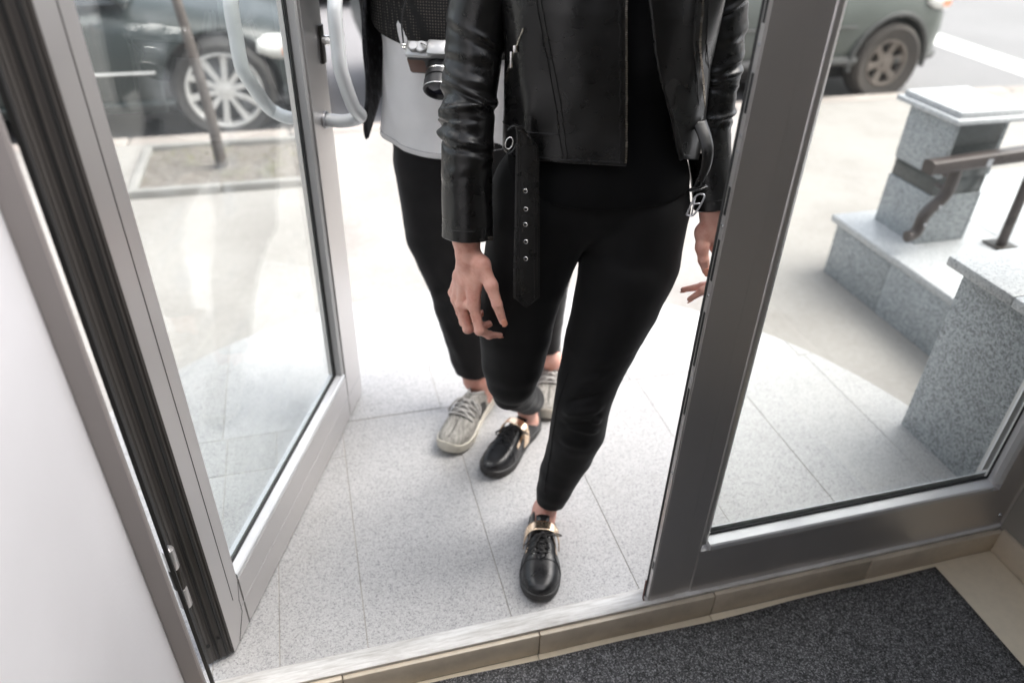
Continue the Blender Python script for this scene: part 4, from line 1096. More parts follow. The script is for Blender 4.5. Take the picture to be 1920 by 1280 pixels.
        for k, x in enumerate(lx):
            m.tube(smooth_path([lp(x, -.52, .002), lp(x+.01, -.25, .005), lp(x+.008, 0, .0055), lp(x+.01, .25, .005), lp(x, .52, .002)], 5), .0028, 7)
            if k < 3:
                for sg in (-1, 1): m.tube(smooth_path([lp(x, sg*.5, .003), lp(x+.027, 0, .008), lp(lx[k+1], -sg*.5, .003)], 6), .0026, 7)
        m.tube(smooth_path([lp(.5, -.3, .008), lp(.53, -.55, .012), lp(.60, -.66, .010), lp(.58, -.45, .012), lp(.5, -.1, .010)], 6), .0026, 7)
        m.tube(smooth_path([lp(.5, .3, .008), lp(.50, .55, .012), lp(.56, .66, .010), lp(.55, .45, .012), lp(.5, .1, .010)], 6), .0026, 7)
        fig.mb(m, 'lace', lm, root, smooth=180)
        m = MB()
        for x in np.linspace(.69, .92, 11): m.tube([lp(x, -.006, .0004), lp(x+.010, .006, .0004)], .0013, 5)
        for x in np.linspace(.42, .485, 4): m.tube([lp(x, -.006, .0004), lp(x+.010, .006, .0004)], .0013, 5)
        fig.mb(m, 'stitching', M['lace_black'], root, smooth=180, kind='stuff')
        for sg in (-1, 1):
            P = [[lp(x, sg*f, .0012) for f in np.linspace(.98, .55+.9*abs(x-.38), 5)] for x in np.linspace(.30, .50, 10)]
            fig.mb(MB().grid(P), 'side_panel', M['lace_black'], root, smooth=180)
        P = [[lp(x, f, .0022) for f in np.linspace(-.30, .30, 9)] for x in np.linspace(.30, .42, 4)] if False else None
        c = [upper(x, f*1e-6+math.copysign(1e-6, f), .001) for f, x in [(-1, x) for x in np.linspace(.42, .02, 20)]+[(1, x) for x in np.linspace(.02, .42, 20)]]
        fig.mb(MB().tube(smooth_path(c, 2), .004, 8), 'collar', M['lace_grey'], root, smooth=180)
    return root

# ================================================================== woman in the leather jacket
wo = Fig((0, 0), 'person in black leather biker jacket and leggings stepping over the threshold in gold strapped shoes')
legA = [np.array([.100, .035, .90, .108])] + [pair(a, b, t) for a, b, t in (
    ((1093, 490), (1276, 480), .02), ((1084, 514), (1265, 507), .005), ((1076, 576), (1238, 554), -.015), ((1058, 648), (1196, 639), -.04), ((1045, 711), (1161, 717), -.06), ((1039, 751), (1146, 752), -.072),
    ((1030, 807), (1134, 812), -.07), ((1022, 850), (1113, 851), -.063), ((1011, 882), (1090, 885), -.058), ((1006, 915), (1072, 918), -.058), ((1006, 940), (1056, 945), -.058), ((1006, 975), (1044, 980), -.058))]
legB = [np.array([-.096, .035, .90, .114])] + [pair(a, b, t) for a, b, t in (
    ((903, 520), (1064, 520), .0), ((899, 580), (1043, 580), -.01), ((901, 626), (1035, 622), -.015), ((903, 679), (1020, 682), -.02), ((911, 708), (1008, 710), -.025), ((924, 736), (986, 738), -.024))]
kneeB = legB[-1]
ankB = np.array([-.122, .315, .10, .031])
hemB = np.array([-.118, .285, .165, .043])
shinB = [legB[-2]*[1, 1, 1, .86], (kneeB*.62+hemB*.38)*[1, 1, 1, 1]+[0, .02, -.01, .004], (kneeB*.3+hemB*.7)+[0, .012, -.006, .001], hemB, np.array([-.121, .305, .12, .040])]
ankA = np.append(pl(1017, 975, -.058), .030)
# body, one continuous surface
S = SDF((-.36, -.36, -.0), (.34, .46, 1.76), .0065)
def torso(S, e=0.0, k=.05):
    S.ell((.005, .035, .945), np.array([.175, .096, .108])+e, .03); S.ell((.005, .03, 1.08), np.array([.135, .092, .17])+e, k)
    S.ell((.005, .03, 1.27), np.array([.155, .105, .17])+e, k)
    S.cone((-.14, .04, 1.40), (.15, .04, 1.40), .055+e, .055+e, k)
    for s in (-1, 1): S.ell((.005+s*.075, -.030, 1.25), np.array([.058, .042, .060])+e, .04)
torso(S)
S.chain(off_r(legA[:-1], -.010)+[ankA, np.array([-.05, -.045, .07, .029]), np.array([-.05, -.03, .05, .028]), ], .004)
S.cone((-.05, -.03, .045), (-.05, -.16, .045), .026, .024, .02)
S.chain(off_r(legB, -.010)+off_r(shinB[1:], -.010)+[ankB, np.array([-.115, .33, .05, .027])], .004); S.cone((-.115, .33, .045), (-.165, .235, .045), .026, .024, .02)
armR = [np.array(p) for p in ((-.165, .04, 1.40, .05), (-.232, .025, 1.28, .041), (-.245, .0, 1.17, .039), (-.248, -.03, 1.07, .040), (-.247, -.060, .96, .036), (-.246, -.082, .88, .027))]
armL = [np.array(p) for p in ((.170, .055, 1.40, .05), (.200, .07, 1.30, .037), (.214, .072, 1.18, .034), (.222, .062, 1.07, .032), (.232, .038, .98, .028), (.236, .025, .955, .0265))]
S.chain(armR, .02); S.chain(armL, .02)
S.cone((.0, .05, 1.42), (.0, .03, 1.53), .056, .05, .03)
head_sdf(S, (0, .0, 1.61), .95)
V, Fq = S.surface(); V = relax(V, Fq, 3)
E = lambda px, py, t, r: np.append(pl(px, py, t), r)
ER = lambda px, py, t, r: np.append(pl(px, py, t-.036), r)
JR = {'wrist': [np.append(armR[-1][:3], .0265), ER(874, 446, -.052, .0265), ER(877, 474, -.056, .0255)],
      'index': [ER(888, 571, -.078, .0122), ER(899, 619, -.094, .0102), ER(917, 628, -.080, .0084), ER(938, 628, -.066, .0056)],
      'middle': [ER(866, 572, -.058, .0122), ER(877, 616, -.070, .0102), ER(905, 612, -.050, .0088), ER(929, 602, -.035, .0064)],
      'ring': [ER(856, 561, -.034, .0115), ER(870, 604, -.044, .0096), ER(893, 592, -.024, .0084), ER(916, 582, -.010, .0064)],
      'pinky': [ER(850, 548, -.012, .0105), ER(863, 586, -.020, .0086), ER(878, 578, -.002, .0074), ER(895, 570, .008, .0058)],
      'thumb': [ER(902, 496, -.072, .0165), ER(921, 535, -.092, .0128), ER(932, 570, -.102, .0108), ER(943, 602, -.104, .0080)]}
JL = {'wrist': [np.append(armL[-1][:3], .0265), E(1338, 398, .018, .0265), E(1336, 424, .012, .0255)],
      'index': [E(1361, 492, .000, .0120), E(1345, 530, -.020, .0102), E(1318, 545, -.024, .0084), E(1293, 561, -.024, .0056)],
      'middle': [E(1374, 490, .022, .0120), E(1352, 528, .005, .0100), E(1316, 537, .000, .0086), E(1281, 543, -.002, .0058)],
      'ring': [E(1384, 486, .044, .0112), E(1372, 528, .035, .0096), E(1348, 544, .026, .0084), E(1330, 548, .02, .006)],
      'pinky': [E(1390, 480, .062, .0100), E(1384, 516, .06, .0086), E(1366, 530, .05, .0074), E(1352, 532, .045, .0056)],
      'thumb': [E(1320, 436, -.006, .0165), E(1316, 464, -.024, .0126), E(1319, 488, -.034, .0110), E(1324, 508, -.038, .0082)]}
VR, FR = hand_sdf(JR); VL, FL = hand_sdf(JL)
nb, nr = len(V), len(VR)
body = wo.put('body', fast_mesh('body', np.vstack([V, VR, VL]), np.vstack([Fq, FR+nb, FL+nb+nr])), M['skin'])
head_parts(wo, (0, .0, 1.61), .95, True)
cam_dir = lambda p: (CAM-w2(p[:3]))/np.linalg.norm(CAM-w2(p[:3]))
def loc_dir(v): return np.array([v @ WS, v @ WT, v[2]])
J = JR
nail(wo, body, J['thumb'][3], J['thumb'][2], .0062, loc_dir(cam_dir(J['thumb'][3]))+[.25, 0, .1], .0175, .0105)
nail(wo, body, J['index'][3], J['index'][2], .0046, [.1, -.2, -1], .012, .008)
nail(wo, body, J['middle'][3], J['middle'][2], .0048, [.2, .2, -1], .012, .007)
nail(wo, body, J['ring'][3], J['ring'][2], .0046, [.2, .2, -1], .011, .005)
J = JL
nail(wo, body, J['thumb'][3], J['thumb'][2], .0064, loc_dir(cam_dir(J['thumb'][3]))+[.15, 0, .1], .0175, .0095)
nail(wo, body, J['index'][3], J['index'][2], .0046, [-.2, -.3, -1], .012, .008)
nail(wo, body, J['middle'][3], J['middle'][2], .0046, [-.2, -.2, -1], .011, .007)
# leggings
S = SDF((-.26, -.22, .08), (.26, .40, 1.10), .0048)
S.ell((.001, .035, .945), (.199, .112, .125), .03); S.ell((.005, .03, 1.04), (.155, .10, .12), .05)
S2 = SDF(S.lo, S.lo+S.h*(S.n-1), S.h); S2.n = S.n; S2.g = S.g; S2.d = np.full(tuple(S.n), .5, np.float32)
S.chain(legB, .004, .03); S.chain(shinB, .012); S2.chain(legA, .004); S._mix(tuple(slice(0, k) for k in S.n), S2.d, .006)
def cut_in(S, p, nrm, lo, hi):
    sl = S._sub(np.array(lo, float), np.array(hi, float)); nrm = np.array(nrm, float)/np.linalg.norm(nrm)
    S.d[sl] = np.maximum(S.d[sl], ((S._pts(sl)-np.array(p)) @ nrm).astype(np.float32))
hA = pl(1034, 942, -.058)
cut_in(S, hA, (-.10, -.08, -1), (-.3, -.3, 0), (.3, .13, .30))
cut_in(S, hemB[:3]+np.array([0, .0, -.012]), (-.0, .55, -1), (-.3, .16, 0), (.3, .5, .26))
S.cut((0, 0, 1.06), (0, 0, 1))
V, Fq = S.surface(); V = relax(V, Fq, 6)
N = vnormals(V, Fq)
def ridge(V, a, b, w, amp, ln=None):
    """a soft crease between two points"""
    a, b = np.array(a[:3]), np.array(b[:3]); ab = b-a; L2 = ab @ ab; t = np.clip(((V-a) @ ab)/L2, 0, 1)
    dd = np.linalg.norm(V-(a+t[:, None]*ab), axis=1)
    return amp*np.exp(-(dd/w)**2)*np.sin(np.pi*np.clip(t*.9+.05, 0, 1))
disp = .0022*vnoise(V*[16, 16, 10])*(V[:, 2] < .62)+.0008*vnoise(V*[40, 40, 30])
fr_t = -.13
for (a, b, am, w) in (((1042, 738), (1150, 700), .004, .010), ((1040, 762), (1145, 735), -.004, .008), ((1040, 775), (1142, 765), .0045, .010), ((1042, 800), (1138, 778), -.004, .008), ((1050, 790), (1136, 815), .004, .009), ((1080, 770), (1140, 800), .004, .008), ((1045, 825), (1110, 838), .003, .010), ((1100, 690), (1165, 675), .003, .012),
                      ((1085, 490), (1180, 500), .003, .012), ((1060, 500), (960, 560), .003, .014), ((1090, 470), (1250, 440), .003, .014), ((1075, 470), (950, 430), .003, .014)):
    disp += ridge(V, pl(*a, fr_t), pl(*b, fr_t), w*1.0, am*2.0)
V = V+N*disp[:, None]
leg = wo.put('leggings', fast_mesh('leggings', V, Fq), M['legging'])
# side seam and hem of the near leg
def snap(pts, V, N, lift=.0008):
    out = []
    for p in pts:
        d = ((V-p)**2).sum(1); k = d.argsort()[:6]; out.append(V[k].mean(0)+N[k].mean(0)*lift)
    return np.array(out)
m = MB()
seam = [pl(x, y, -.105) for x, y in ((1060, 700), (1046, 760), (1038, 800), (1027, 850), (1019, 890), (1016, 930))]
m.tube(smooth_path(snap(smooth_path(seam, 4), V, N), 2), .0012, 5)
seam = [pl(x, y, .03) for x, y in ((1289, 380), (1280, 460), (1262, 520), (1240, 570), (1215, 620))]
m.tube(smooth_path(snap(smooth_path(seam, 4), V, N), 2), .0011, 5)
wo.mb(m, 'seam', M['legging'], leg, smooth=180)
# black jersey under the jacket
S = SDF((-.26, -.18, .94), (.26, .22, 1.48), .006)
torso(S, .010); S.ell((.005, .03, .98), (.178, .118, .12), .05)
S.cut((0, 0, .955), (0, .12, -1)); S.cut((0, 0, 1.45), (0, -.3, 1))
V, Fq = S.surface(); V = relax(V, Fq, 3); N = vnormals(V, Fq)
V = V+N*(.0035*vnoise(V*[22, 22, 7]))[:, None]
wo.put('black_top', fast_mesh('black_top', V, Fq), M['tee_black'])
# ---- the jacket
ZJ = [.95, 1.03, 1.10, 1.20, 1.30, 1.37, 1.42, 1.455]
RS = [.196, .192, .186, .184, .192, .198, .190, .115]
RT = [.138, .132, .128, .130, .136, .130, .112, .085]
TC = [.030, .030, .030, .030, .030, .032, .038, .045]
def J0(th, z):
    th, z = np.asarray(th, float), np.asarray(z, float)
    rs, rt, tc = np.interp(z, ZJ, RS), np.interp(z, ZJ, RT), np.interp(z, ZJ, TC); p = .78
    s_, c_ = np.sin(th), np.cos(th)
    x = .006+rs*np.sign(s_)*np.abs(s_)**p; y = tc-rt*np.sign(c_)*np.abs(c_)**p
    return np.stack([x, y, z+0*th], -1)
def Jd(th, z):
    """drape: soft vertical folds, flare at the hem, a fold down each front"""
    th, z = np.asarray(th, float), np.asarray(z, float)
    d = .004*np.sin(5*th+3*z*4)*np.exp(-((z-1.08)/.16)**2)+.0045*vnoise(np.stack([th*3.1, z*9, 0*th+.7], -1))+.0012*vnoise(np.stack([th*7, z*16, 0*th+3.3], -1))
    d += .010*np.exp(-((th-(.62+1.3*(1.24-z)))/.16)**2)*np.exp(-((z-1.20)/.11)**2)          # fold in the near front on the right
    d -= .006*np.exp(-((th-(.40+.9*(1.24-z)))/.14)**2)*np.exp(-((z-1.18)/.12)**2)
    d += .006*np.exp(-((th+.75-.5*(1.2-z))/.22)**2)*np.exp(-((z-1.17)/.1)**2)
    return d
def JS(th, z, lift=0.0):
    th, z = np.broadcast_arrays(np.asarray(th, float), np.asarray(z, float)); e = 1e-3
    p = J0(th, z); a = J0(th+e, z)-p; b = J0(th, z+e)-p; n = np.cross(a, b); n /= np.linalg.norm(n, axis=-1)[..., None]+1e-12
    c = p-np.array([.006, .03, 0]); c[..., 2] = 0; n = n*np.sign((n*c).sum(-1))[..., None]
    return p+n*(Jd(th, z)+lift)[..., None]
def th_for(z, poly, lo=-1.5, hi=1.6):
    """angle of the jacket surface at height z that is seen on a pixel line [(px, py), ...]"""
    th = np.linspace(lo, hi, 260); p = JS(th, np.full_like(th, z)); px, py = proj(p); ys = [q[1] for q in poly]; xs_ = [q[0] for q in poly]
    tx = np.interp(py, ys, xs_); f = px-tx; i = np.where((f[:-1] < 0) & (f[1:] >= 0))[0]
    return th[i[0]] if len(i) else th[np.abs(f).argmin()]
ZIP_L = [(1176, -200), (1176, 0), (1176, 156), (1175, 306)]
EDGE_R = [(1205, -200), (1217, 0), (1223, 62), (1236, 150), (1257, 231), (1276, 320)]
ZIP_R = [(1318, -200), (1315, 0), (1308, 78), (1313, 140), (1318, 262)]
zz = np.linspace(.985, 1.455, 60)
thL = np.array([th_for(z, ZIP_L) for z in zz]); thR = np.array([th_for(z, EDGE_R) for z in zz])
hemzL = pl(1100, 305, -.10)[2]; hemzR = pl(1276, 321, -.10)[2]; hemzR2 = pl(1312, 300, -.06)[2]
def hem_z(th):      # th from the left front edge (about .2) down round the back to the right front edge (thR-2pi)
    return np.interp(th, [-2*math.pi+.35, -2*math.pi+.9, -4.2, -math.pi, -1.4, .3], [hemzR, hemzR2, 1.0, 1.0, hemzL-.012, hemzL])
nw, nv = 240, 110
P = np.zeros((nv, nw, 3))
for j, v in enumerate(np.linspace(0, 1, nv)):
    for it in range(1):
        w = np.linspace(0, 1, nw)
        z0 = hemzL*(1-v)+1.455*v
        a, b = np.interp(z0, zz, thL), np.interp(hemzR*(1-v)+1.455*v, zz, thR)-2*math.pi
        th = a+(b-a)*w; z = hem_z(th)*(1-v)+1.455*v
        P[j] = JS(th, z)
m = MB().grid(P)
jk = wo.mb(m, 'jacket', M['leather'], smooth=180); q = jk.modifiers.new('t', 'SOLIDIFY'); q.thickness = .0045; q.offset = 1
def on_jacket(poly, z0, z1, n=40, lift=.0055, lo=-1.5, hi=1.6):
    zs_ = np.linspace(z0, z1, n); return np.array([JS(th_for(z, poly, lo, hi), z, lift) for z in zs_])
m = MB()
PR = [(1005, -200), (1009, 0), (1022, 80), (1044, 190), (1057, 300)]
for dx in (0, 9): m.tube(on_jacket([(x+dx, y) for x, y in PR], hemzL+.004, 1.36), .0011, 6)
for dx in (-12,): m.tube(on_jacket([(x+dx, y) for x, y in ZIP_L], hemzL+.004, 1.36), .0010, 6)
for dx in (8, ): m.tube(on_jacket([(x+dx, y) for x, y in EDGE_R], hemzR+.01, 1.36), .0011, 6)
for dx in (-10, 12): m.tube(on_jacket([(x+dx, y) for x, y in ZIP_R], hemzR2+.03, 1.36), .0011, 6)
# hem stitching and waist band
tl = np.interp(hemzL, zz, thL)
ths = np.linspace(tl-.01, -1.2, 60)
m.tube(JS(ths, hem_z(ths)+.007, .0052), .0009, 5)
ths = np.linspace(-.35, -1.3, 40); m.tube(JS(ths, hem_z(ths)+.052, .0050), .0011, 6)
ths = np.linspace(np.interp(hemzR, zz, thR)-2*math.pi+.03, -2*math.pi+1.1, 20); m.tube(JS(ths, hem_z(ths)+.008, .0052), .0009, 5)
wo.mb(m, 'seam', M['leather'], jk, smooth=180)
def zipper(path, name, side=1):
    m = MB(); tp = MB(); path = np.asarray(path); path = np.array([path[max(0, i-3):i+4].mean(0) if 3 <= i < len(path)-3 else path[i] for i in range(len(path))]); d = np.r_[0, np.cumsum(np.linalg.norm(np.diff(path, axis=0), axis=1))]
    q = np.arange(0, d[-1], .0030); pts = np.stack([np.interp(q, d, path[:, i]) for i in range(3)], 1)
    for a, b in zip(pts[:-1], pts[1:]):
        t = (b-a)/np.linalg.norm(b-a); o_ = np.array([0, -1, 0.]); s_ = np.cross(t, o_); s_ /= np.linalg.norm(s_); o_ = np.cross(s_, t)
        vv = [a+s_*i*.0017+o_*j*.0011+t*(.00085*k+.001) for i in (-1, 1) for j in (-1, 1) for k in (-1, 1)]
        m.add(vv, [[0, 1, 3, 2], [4, 6, 7, 5], [0, 4, 5, 1], [2, 3, 7, 6], [0, 2, 6, 4], [1, 5, 7, 3]])
    return wo.mb(m, name, M['gold_zip'], jk, smooth=None, kind='stuff')
M['gold_zip'] = plain('antique_brass', (.62, .57, .50), .25, 1.0, .1, 60)
pz = on_jacket(ZIP_L, hemzL+.006, 1.40, 60, .0060); zipper(pz, 'zip')
pz = on_jacket(ZIP_R, hemzR2+.045, 1.40, 60, .0065); zipper(pz, 'zip')
m = MB(); e = pz[0]; m.box(e+[-.006, -.006, -.014], e+[.006, .004, .004], .0015); m.tube([e+[0, -.006, -.006], e+[.002, -.008, -.020]], .0022, 8); m.box(e+[-.002, -.010, -.056], e+[.006, -.0075, -.018], .001); wo.mb(m, 'zip_slider', M['chrome'], jk)
# slanted pocket zip
pk = [JS(th_for(z, [(985, 55), (968, 100), (952, 150)], -1.57, -.2), z, .006) for z in np.linspace(pl(952, 150, -.02)[2], pl(988, 40, -.02)[2], 24)]
wo.mb(MB().tube(pk, .0016, 6), 'pocket_zip', M['gold_zip'], jk)
e = pk[15]; m = MB(); m.box(e+[-.004, -.006, -.006], e+[.004, .001, .006], .001); m.box(e+[-.009, -.008, -.032], e+[-.004, -.006, -.004], .0008); wo.mb(m, 'zip_slider', M['chrome'], jk)
# sleeves
def sleeve(path, rad, folds, seed, th_c):
    path = smooth_path(path, 24); n = len(path); d = np.r_[0, np.cumsum(np.linalg.norm(np.diff(path, axis=0), axis=1))]
    q = np.linspace(0, d[-1], 300); C = np.stack([np.interp(q, d, path[:, i]) for i in range(3)], 1); r = np.interp(q/q[-1], np.linspace(0, 1, len(rad)), rad)
    T = np.gradient(C, axis=0); T /= np.linalg.norm(T, axis=1)[:, None]
    n0 = np.array([0, -1., 0]); rows = []; th = np.linspace(0, 2*math.pi, 144, endpoint=False)
    rg = np.random.default_rng(seed)
    for i in range(len(q)):
        n0 = n0-T[i]*(n0 @ T[i]); n0 /= np.linalg.norm(n0); b = np.cross(n0, T[i])
        dsp = np.zeros_like(th); v = q[i]
        for (v0, ph, slope, w, amp, sp) in folds:
            x = (v-v0-slope*np.sin(th-ph))/w; ww = ((1+np.cos(th-ph))/2)**sp
            dsp += amp*ww*(np.exp(-x*x)-.75*np.exp(-((x-1.35)/.8)**2))
        pos = np.stack([np.cos(th)*1.2, np.sin(th)*1.2, 0*th+v*11+seed], -1)
        dsp += .0028*vnoise(pos*1.2)+.0008*vnoise(pos*[3, 3, 2.2]+7)
        rr = r[i]+dsp
        sq = 1+.05*np.cos(2*(th-.3))
        rows.append(C[i]+(rr*sq*np.cos(th))[:, None]*n0+(rr*sq*np.sin(th))[:, None]*b)
    # turn the cuff in
    for k, (dr, dz) in enumerate(((.94, .002), (.90, -.004), (.86, -.02))):
        c = C[-1]+T[-1]*dz*1.0; rows.append(c+(rows[299]-C[-1])*dr)
    m = MB().grid(np.array(rows), wrap=True)
    sl = wo.mb(m, 'sleeve', M['leather'], jk, smooth=180)
    # cuff stitching
    k = 288; wo.mb(MB().tube(np.vstack([rows[k], rows[k][:1]])*1.0+0, .0009, 5, caps=False), 'seam', M['leather'], jk, smooth=180)
    return sl, C, rows
rf = np.random.default_rng(5)
def fold_set(v_c, spread, n, ph, amp, rg):
    out = []
    for k in range(n):
        out.append((v_c+rg.uniform(-spread, spread), ph+rg.normal(0, .55), rg.choice([-1, 1])*rg.uniform(.004, .022), rg.uniform(.006, .0115), amp*rg.uniform(.55, 1.15), rg.uniform(1.0, 2.2)))
    return out
pR = [(-.165, .045, 1.425), (-.228, .03, 1.30), (-.243, .004, 1.18), (-.249, -.034, 1.06), (-.247, -.062, .95), pl(876, 443, -.082)]
sR, CRl, rowsR = sleeve(pR, [.068, .060, .0585, .0565, .055, .0545, .0535, .053, .0535], fold_set(.30, .10, 10, -.4, .0058, rf)+fold_set(.33, .06, 5, -1.6, .0052, rf)+fold_set(.46, .06, 3, .2, .0028, rf), 3, 0)
pL = [(.165, .055, 1.425), (.198, .07, 1.30), (.214, .072, 1.18), (.222, .062, 1.07), pl(1339, 388, .022)]
sL, CLl, rowsL = sleeve(pL, [.068, .060, .056, .053, .050, .046, .044, .044], fold_set(.24, .12, 9, .5, .0036, rf)+fold_set(.27, .08, 5, 1.6, .0040, rf), 9, 0)
# cuff zip tabs
e = pl(905, 455, -.118); m = MB(); m.box(e+[-.001, .006, .002], e+[.020, .012, .010], .0015); m.tube([e+[0, .006, .000], e+[.0, .005, .006]], .0022, 8); wo.mb(m, 'cuff_zip', M['dark_metal'], jk)
# epaulette-free shoulders: collar
cz = [JS(np.linspace(.5, -2*math.pi-.1+.55, 60), np.full(60, 1.452), .004)]
m = MB(); P = [cz[0], cz[0]*[1.05, 1.08, 1]+[0, -.004, .03], cz[0]*[1.22, 1.2, 1]+[0, -.01, .012], cz[0]*[1.30, 1.28, 1]+[0, -.012, -.03]]
o_ = wo.mb(MB().grid(P), 'collar', M['leather'], jk, smooth=180); q = o_.modifiers.new('t', 'SOLIDIFY'); q.thickness = .004
# ---- hanging belt with eyelets
def ribbon(Lp, Rp, t0, n=60, thick=.0042):
    tl_ = [p[1] for p in Lp]; y0, y1 = max(Lp[0][1], 0), Lp[-1][1]
    return None
TB = -.128
Lp = [(966, 236), (968, 250), (967, 300), (966, 350), (965, 420), (963, 500), (963, 557)]
Rp = [(978, 236), (1006, 272), (1011, 300), (1011, 350), (1012, 420), (1012, 500), (1012, 557)]
def tb(py): return TB+.012*math.sin((py-236)/90)*(1-(py-236)/340) - .004*((py-236)/340)
Ld = smooth_path([pl(x, y, tb(y)) for x, y in Lp], 8); Rd = smooth_path([pl(x, y, tb(y)) for x, y in Rp], 8)
tip = pl(987, 577, tb(577))
P = []
for a, b in zip(Ld, Rd): P.append([a+(b-a)*u+np.array([0, -.0012*math.sin(u*math.pi), 0]) for u in np.linspace(0, 1, 9)])
for k in (.25, .5, .75, .97):
    a, b = Ld[-1]+(tip-Ld[-1])*k, Rd[-1]+(tip-Rd[-1])*k; P.append([a+(b-a)*u for u in np.linspace(0, 1, 9)])
m = MB().grid(P); belt = wo.mb(m, 'belt', M['leather'], smooth=180); q = belt.modifiers.new('t', 'SOLIDIFY'); q.thickness = .004; q.offset = 0
q2 = belt.modifiers.new('b', 'BEVEL'); q2.width = .0012; q2.segments = 2; q2.limit_method = 'ANGLE'
m = MB()
for u in (.10, .90, .2, .8):
    pts = [a+(b-a)*u+np.array([0, -.0030, 0]) for a, b in zip(Ld[4:], Rd[4:])]
    if u in (.1, .9): pts += [tip+(np.array(pts[-1])-tip)*.25]
    m.tube(pts, .0008 if u in (.1, .9) else .0011, 5)
wo.mb(m, 'stitching', M['leather'], belt, smooth=180, kind='stuff')
for x, y in ((985, 358), (986, 392), (985, 421), (986, 453), (986, 485)):
    c = pl(x, y, tb(y)-.0038)
    m = MB(); R = Matrix.Translation(c) @ Matrix.Rotation(math.pi/2-.0, 4, 'X'); m.lathe([(.0026, 0), (.0030, .0012), (.0042, .0014), (.0050, .0004), (.0050, -.001), (.0026, -.001)], 20, R, closed=True); wo.mb(m, 'eyelet', M['chrome'], belt)
    m = MB(); m.lathe([(0, -.0004), (.0027, -.0004), (.0027, -.001), (0, -.001)], 14, R); wo.mb(m, 'eyelet_hole', M['cam_black'], belt)
# loop and D-ring where the belt leaves the hem
m = MB(); lp = [pl(x, y, -.118) for x, y in ((952, 244), (962, 236), (972, 240), (972, 262), (962, 282), (952, 288))]; m.tube(smooth_path(lp, 4), .006, 8, flat=.35); wo.mb(m, 'belt_loop', M['leather'], jk, smooth=180)
m = MB(); c0 = pl(955, 268, -.128); m.tube([c0+[.0065*math.cos(a)+.002*math.sin(a), -.002, .011*math.sin(a)] for a in np.linspace(0, 2*math.pi, 26)], .0012, 6, caps=False); wo.mb(m, 'ring', M['chrome'], jk, smooth=180)
# other end of the belt with its buckle
eb = smooth_path([pl(1310, 225, -.035), pl(1322, 258, -.06)]+[pl(x, y, -.075) for x, y in ((1327, 285), (1323, 315), (1312, 340), (1303, 358))], 8)
P = []
for i, p in enumerate(eb):
    w = .017*(1-.45*i/len(eb)); P.append([p+np.array([w*u*.8, -.004*(1-u*u)+w*u*.25, w*u*.1]) for u in np.linspace(-1, 1, 7)])
o_ = wo.mb(MB().grid(P), 'belt', M['leather'], smooth=180); q = o_.modifiers.new('t', 'SOLIDIFY'); q.thickness = .005
m = MB(); c0 = pl(1303, 384, -.078); ax = np.array([.010, -.005, .0035]); up_ = np.array([.005, .0, .021])
m.tube(smooth_path([c0-ax*.75-up_, c0+ax*.6-up_, c0+ax+up_*.8, c0-ax*.5+up_*.9, c0-ax*.75-up_], 5), .0019, 8)
m.tube([c0-ax*.6+up_*.85, c0+ax*.2-up_*1.0], .0015, 8); m.tube([c0-ax*.7+up_*.1, c0+ax*.8+up_*.1], .0016, 8)
wo.mb(m, 'buckle', M['steel'], o_, smooth=180)
m = MB(); c1_ = pl(1308, 352, -.080); m.tube(smooth_path([c1_+[.016, 0, .004], c1_+[0, -.009, 0], c1_+[-.014, -.003, -.004], c1_+[0, .006, -.002], c1_+[.016, 0, .004]], 5), .005, 8, flat=.5); wo.mb(m, 'keeper', M['leather'], o_, smooth=180)
# shoes
shoe(wo, (-.046, -.297), (.03, -1), .288, 1.02, 'derby')
shoe(wo, (-.222, .112), (-.44, -.90), .288, 1.0, 'derby')
# ================================================================== second person, behind
MO = (-.30, .50)
mn = Fig(MO, 'person in white tee and grey knitted sneakers walking behind the one in leather')
legM = [np.array([-.415, .52, .86, .105]), np.array([-.425, .50, .80, .103])] + [pair(a, b, t) for a, b, t in (
    ((762, 440), (872, 440), .48), ((783, 485), (878, 480), .465), ((806, 540), (893, 536), .45), ((813, 575), (898, 570), .44), ((833, 632), (905, 628), .435), ((847, 672), (911, 668), .435), ((858, 700), (914, 694), .435), ((862, 716), (914, 710), .435))]
legN = [np.array([-.275, .52, .86, .105]), np.array([-.20, .50, .72, .095]), np.array([-.14, .47, .60, .078])] + [pair(a, b, t) for a, b, t in (((970, 500), (1074, 500), .47), ((979, 550), (1063, 545), .48), ((988, 600), (1056, 598), .50), ((992, 640), (1051, 640), .51), ((994, 660), (1049, 655), .515))]
ankM = np.array([-.280, .425, .11, .034]); ankN = np.array([-.058, .555, .12, .034])
S = SDF((-.74, .2, 0), (.06, .76, 1.88), .008)
SC = -.355
def torso_m(S, e=0., k=.05):
    S.ell((SC, .52, .90), np.array([.170, .11, .15])+e, k); S.ell((SC, .52, 1.10), np.array([.155, .10, .2])+e, k); S.ell((SC, .52, 1.33), np.array([.180, .115, .19])+e, k)
    S.cone((SC-.17, .53, 1.46), (SC+.17, .53, 1.46), .065+e, .065+e, k)
torso_m(S)
S.chain(off_r(legM, -.012)+[ankM, np.array([-.272, .435, .06, .033])], .006); S.cone((-.272, .435, .045), (-.31, .33, .042), .03, .027, .02)
S.chain(off_r(legN, -.012)+[ankN, np.array([-.057, .56, .06, .033])], .006); S.cone((-.057, .56, .045), (-.057, .46, .042), .03, .027, .02)
aR = [np.array(p) for p in ((SC-.18, .53, 1.45, .055), (-.60, .50, 1.33, .045), (-.622, .46, 1.262, .043), (-.58, .40, 1.34, .036), (-.535, .36, 1.43, .028))]
aL = [np.array(p) for p in ((SC+.18, .53, 1.45, .055), (-.135, .58, 1.28, .046), (-.125, .62, 1.12, .042), (-.12, .62, .98, .036), (-.115, .61, .87, .028))]
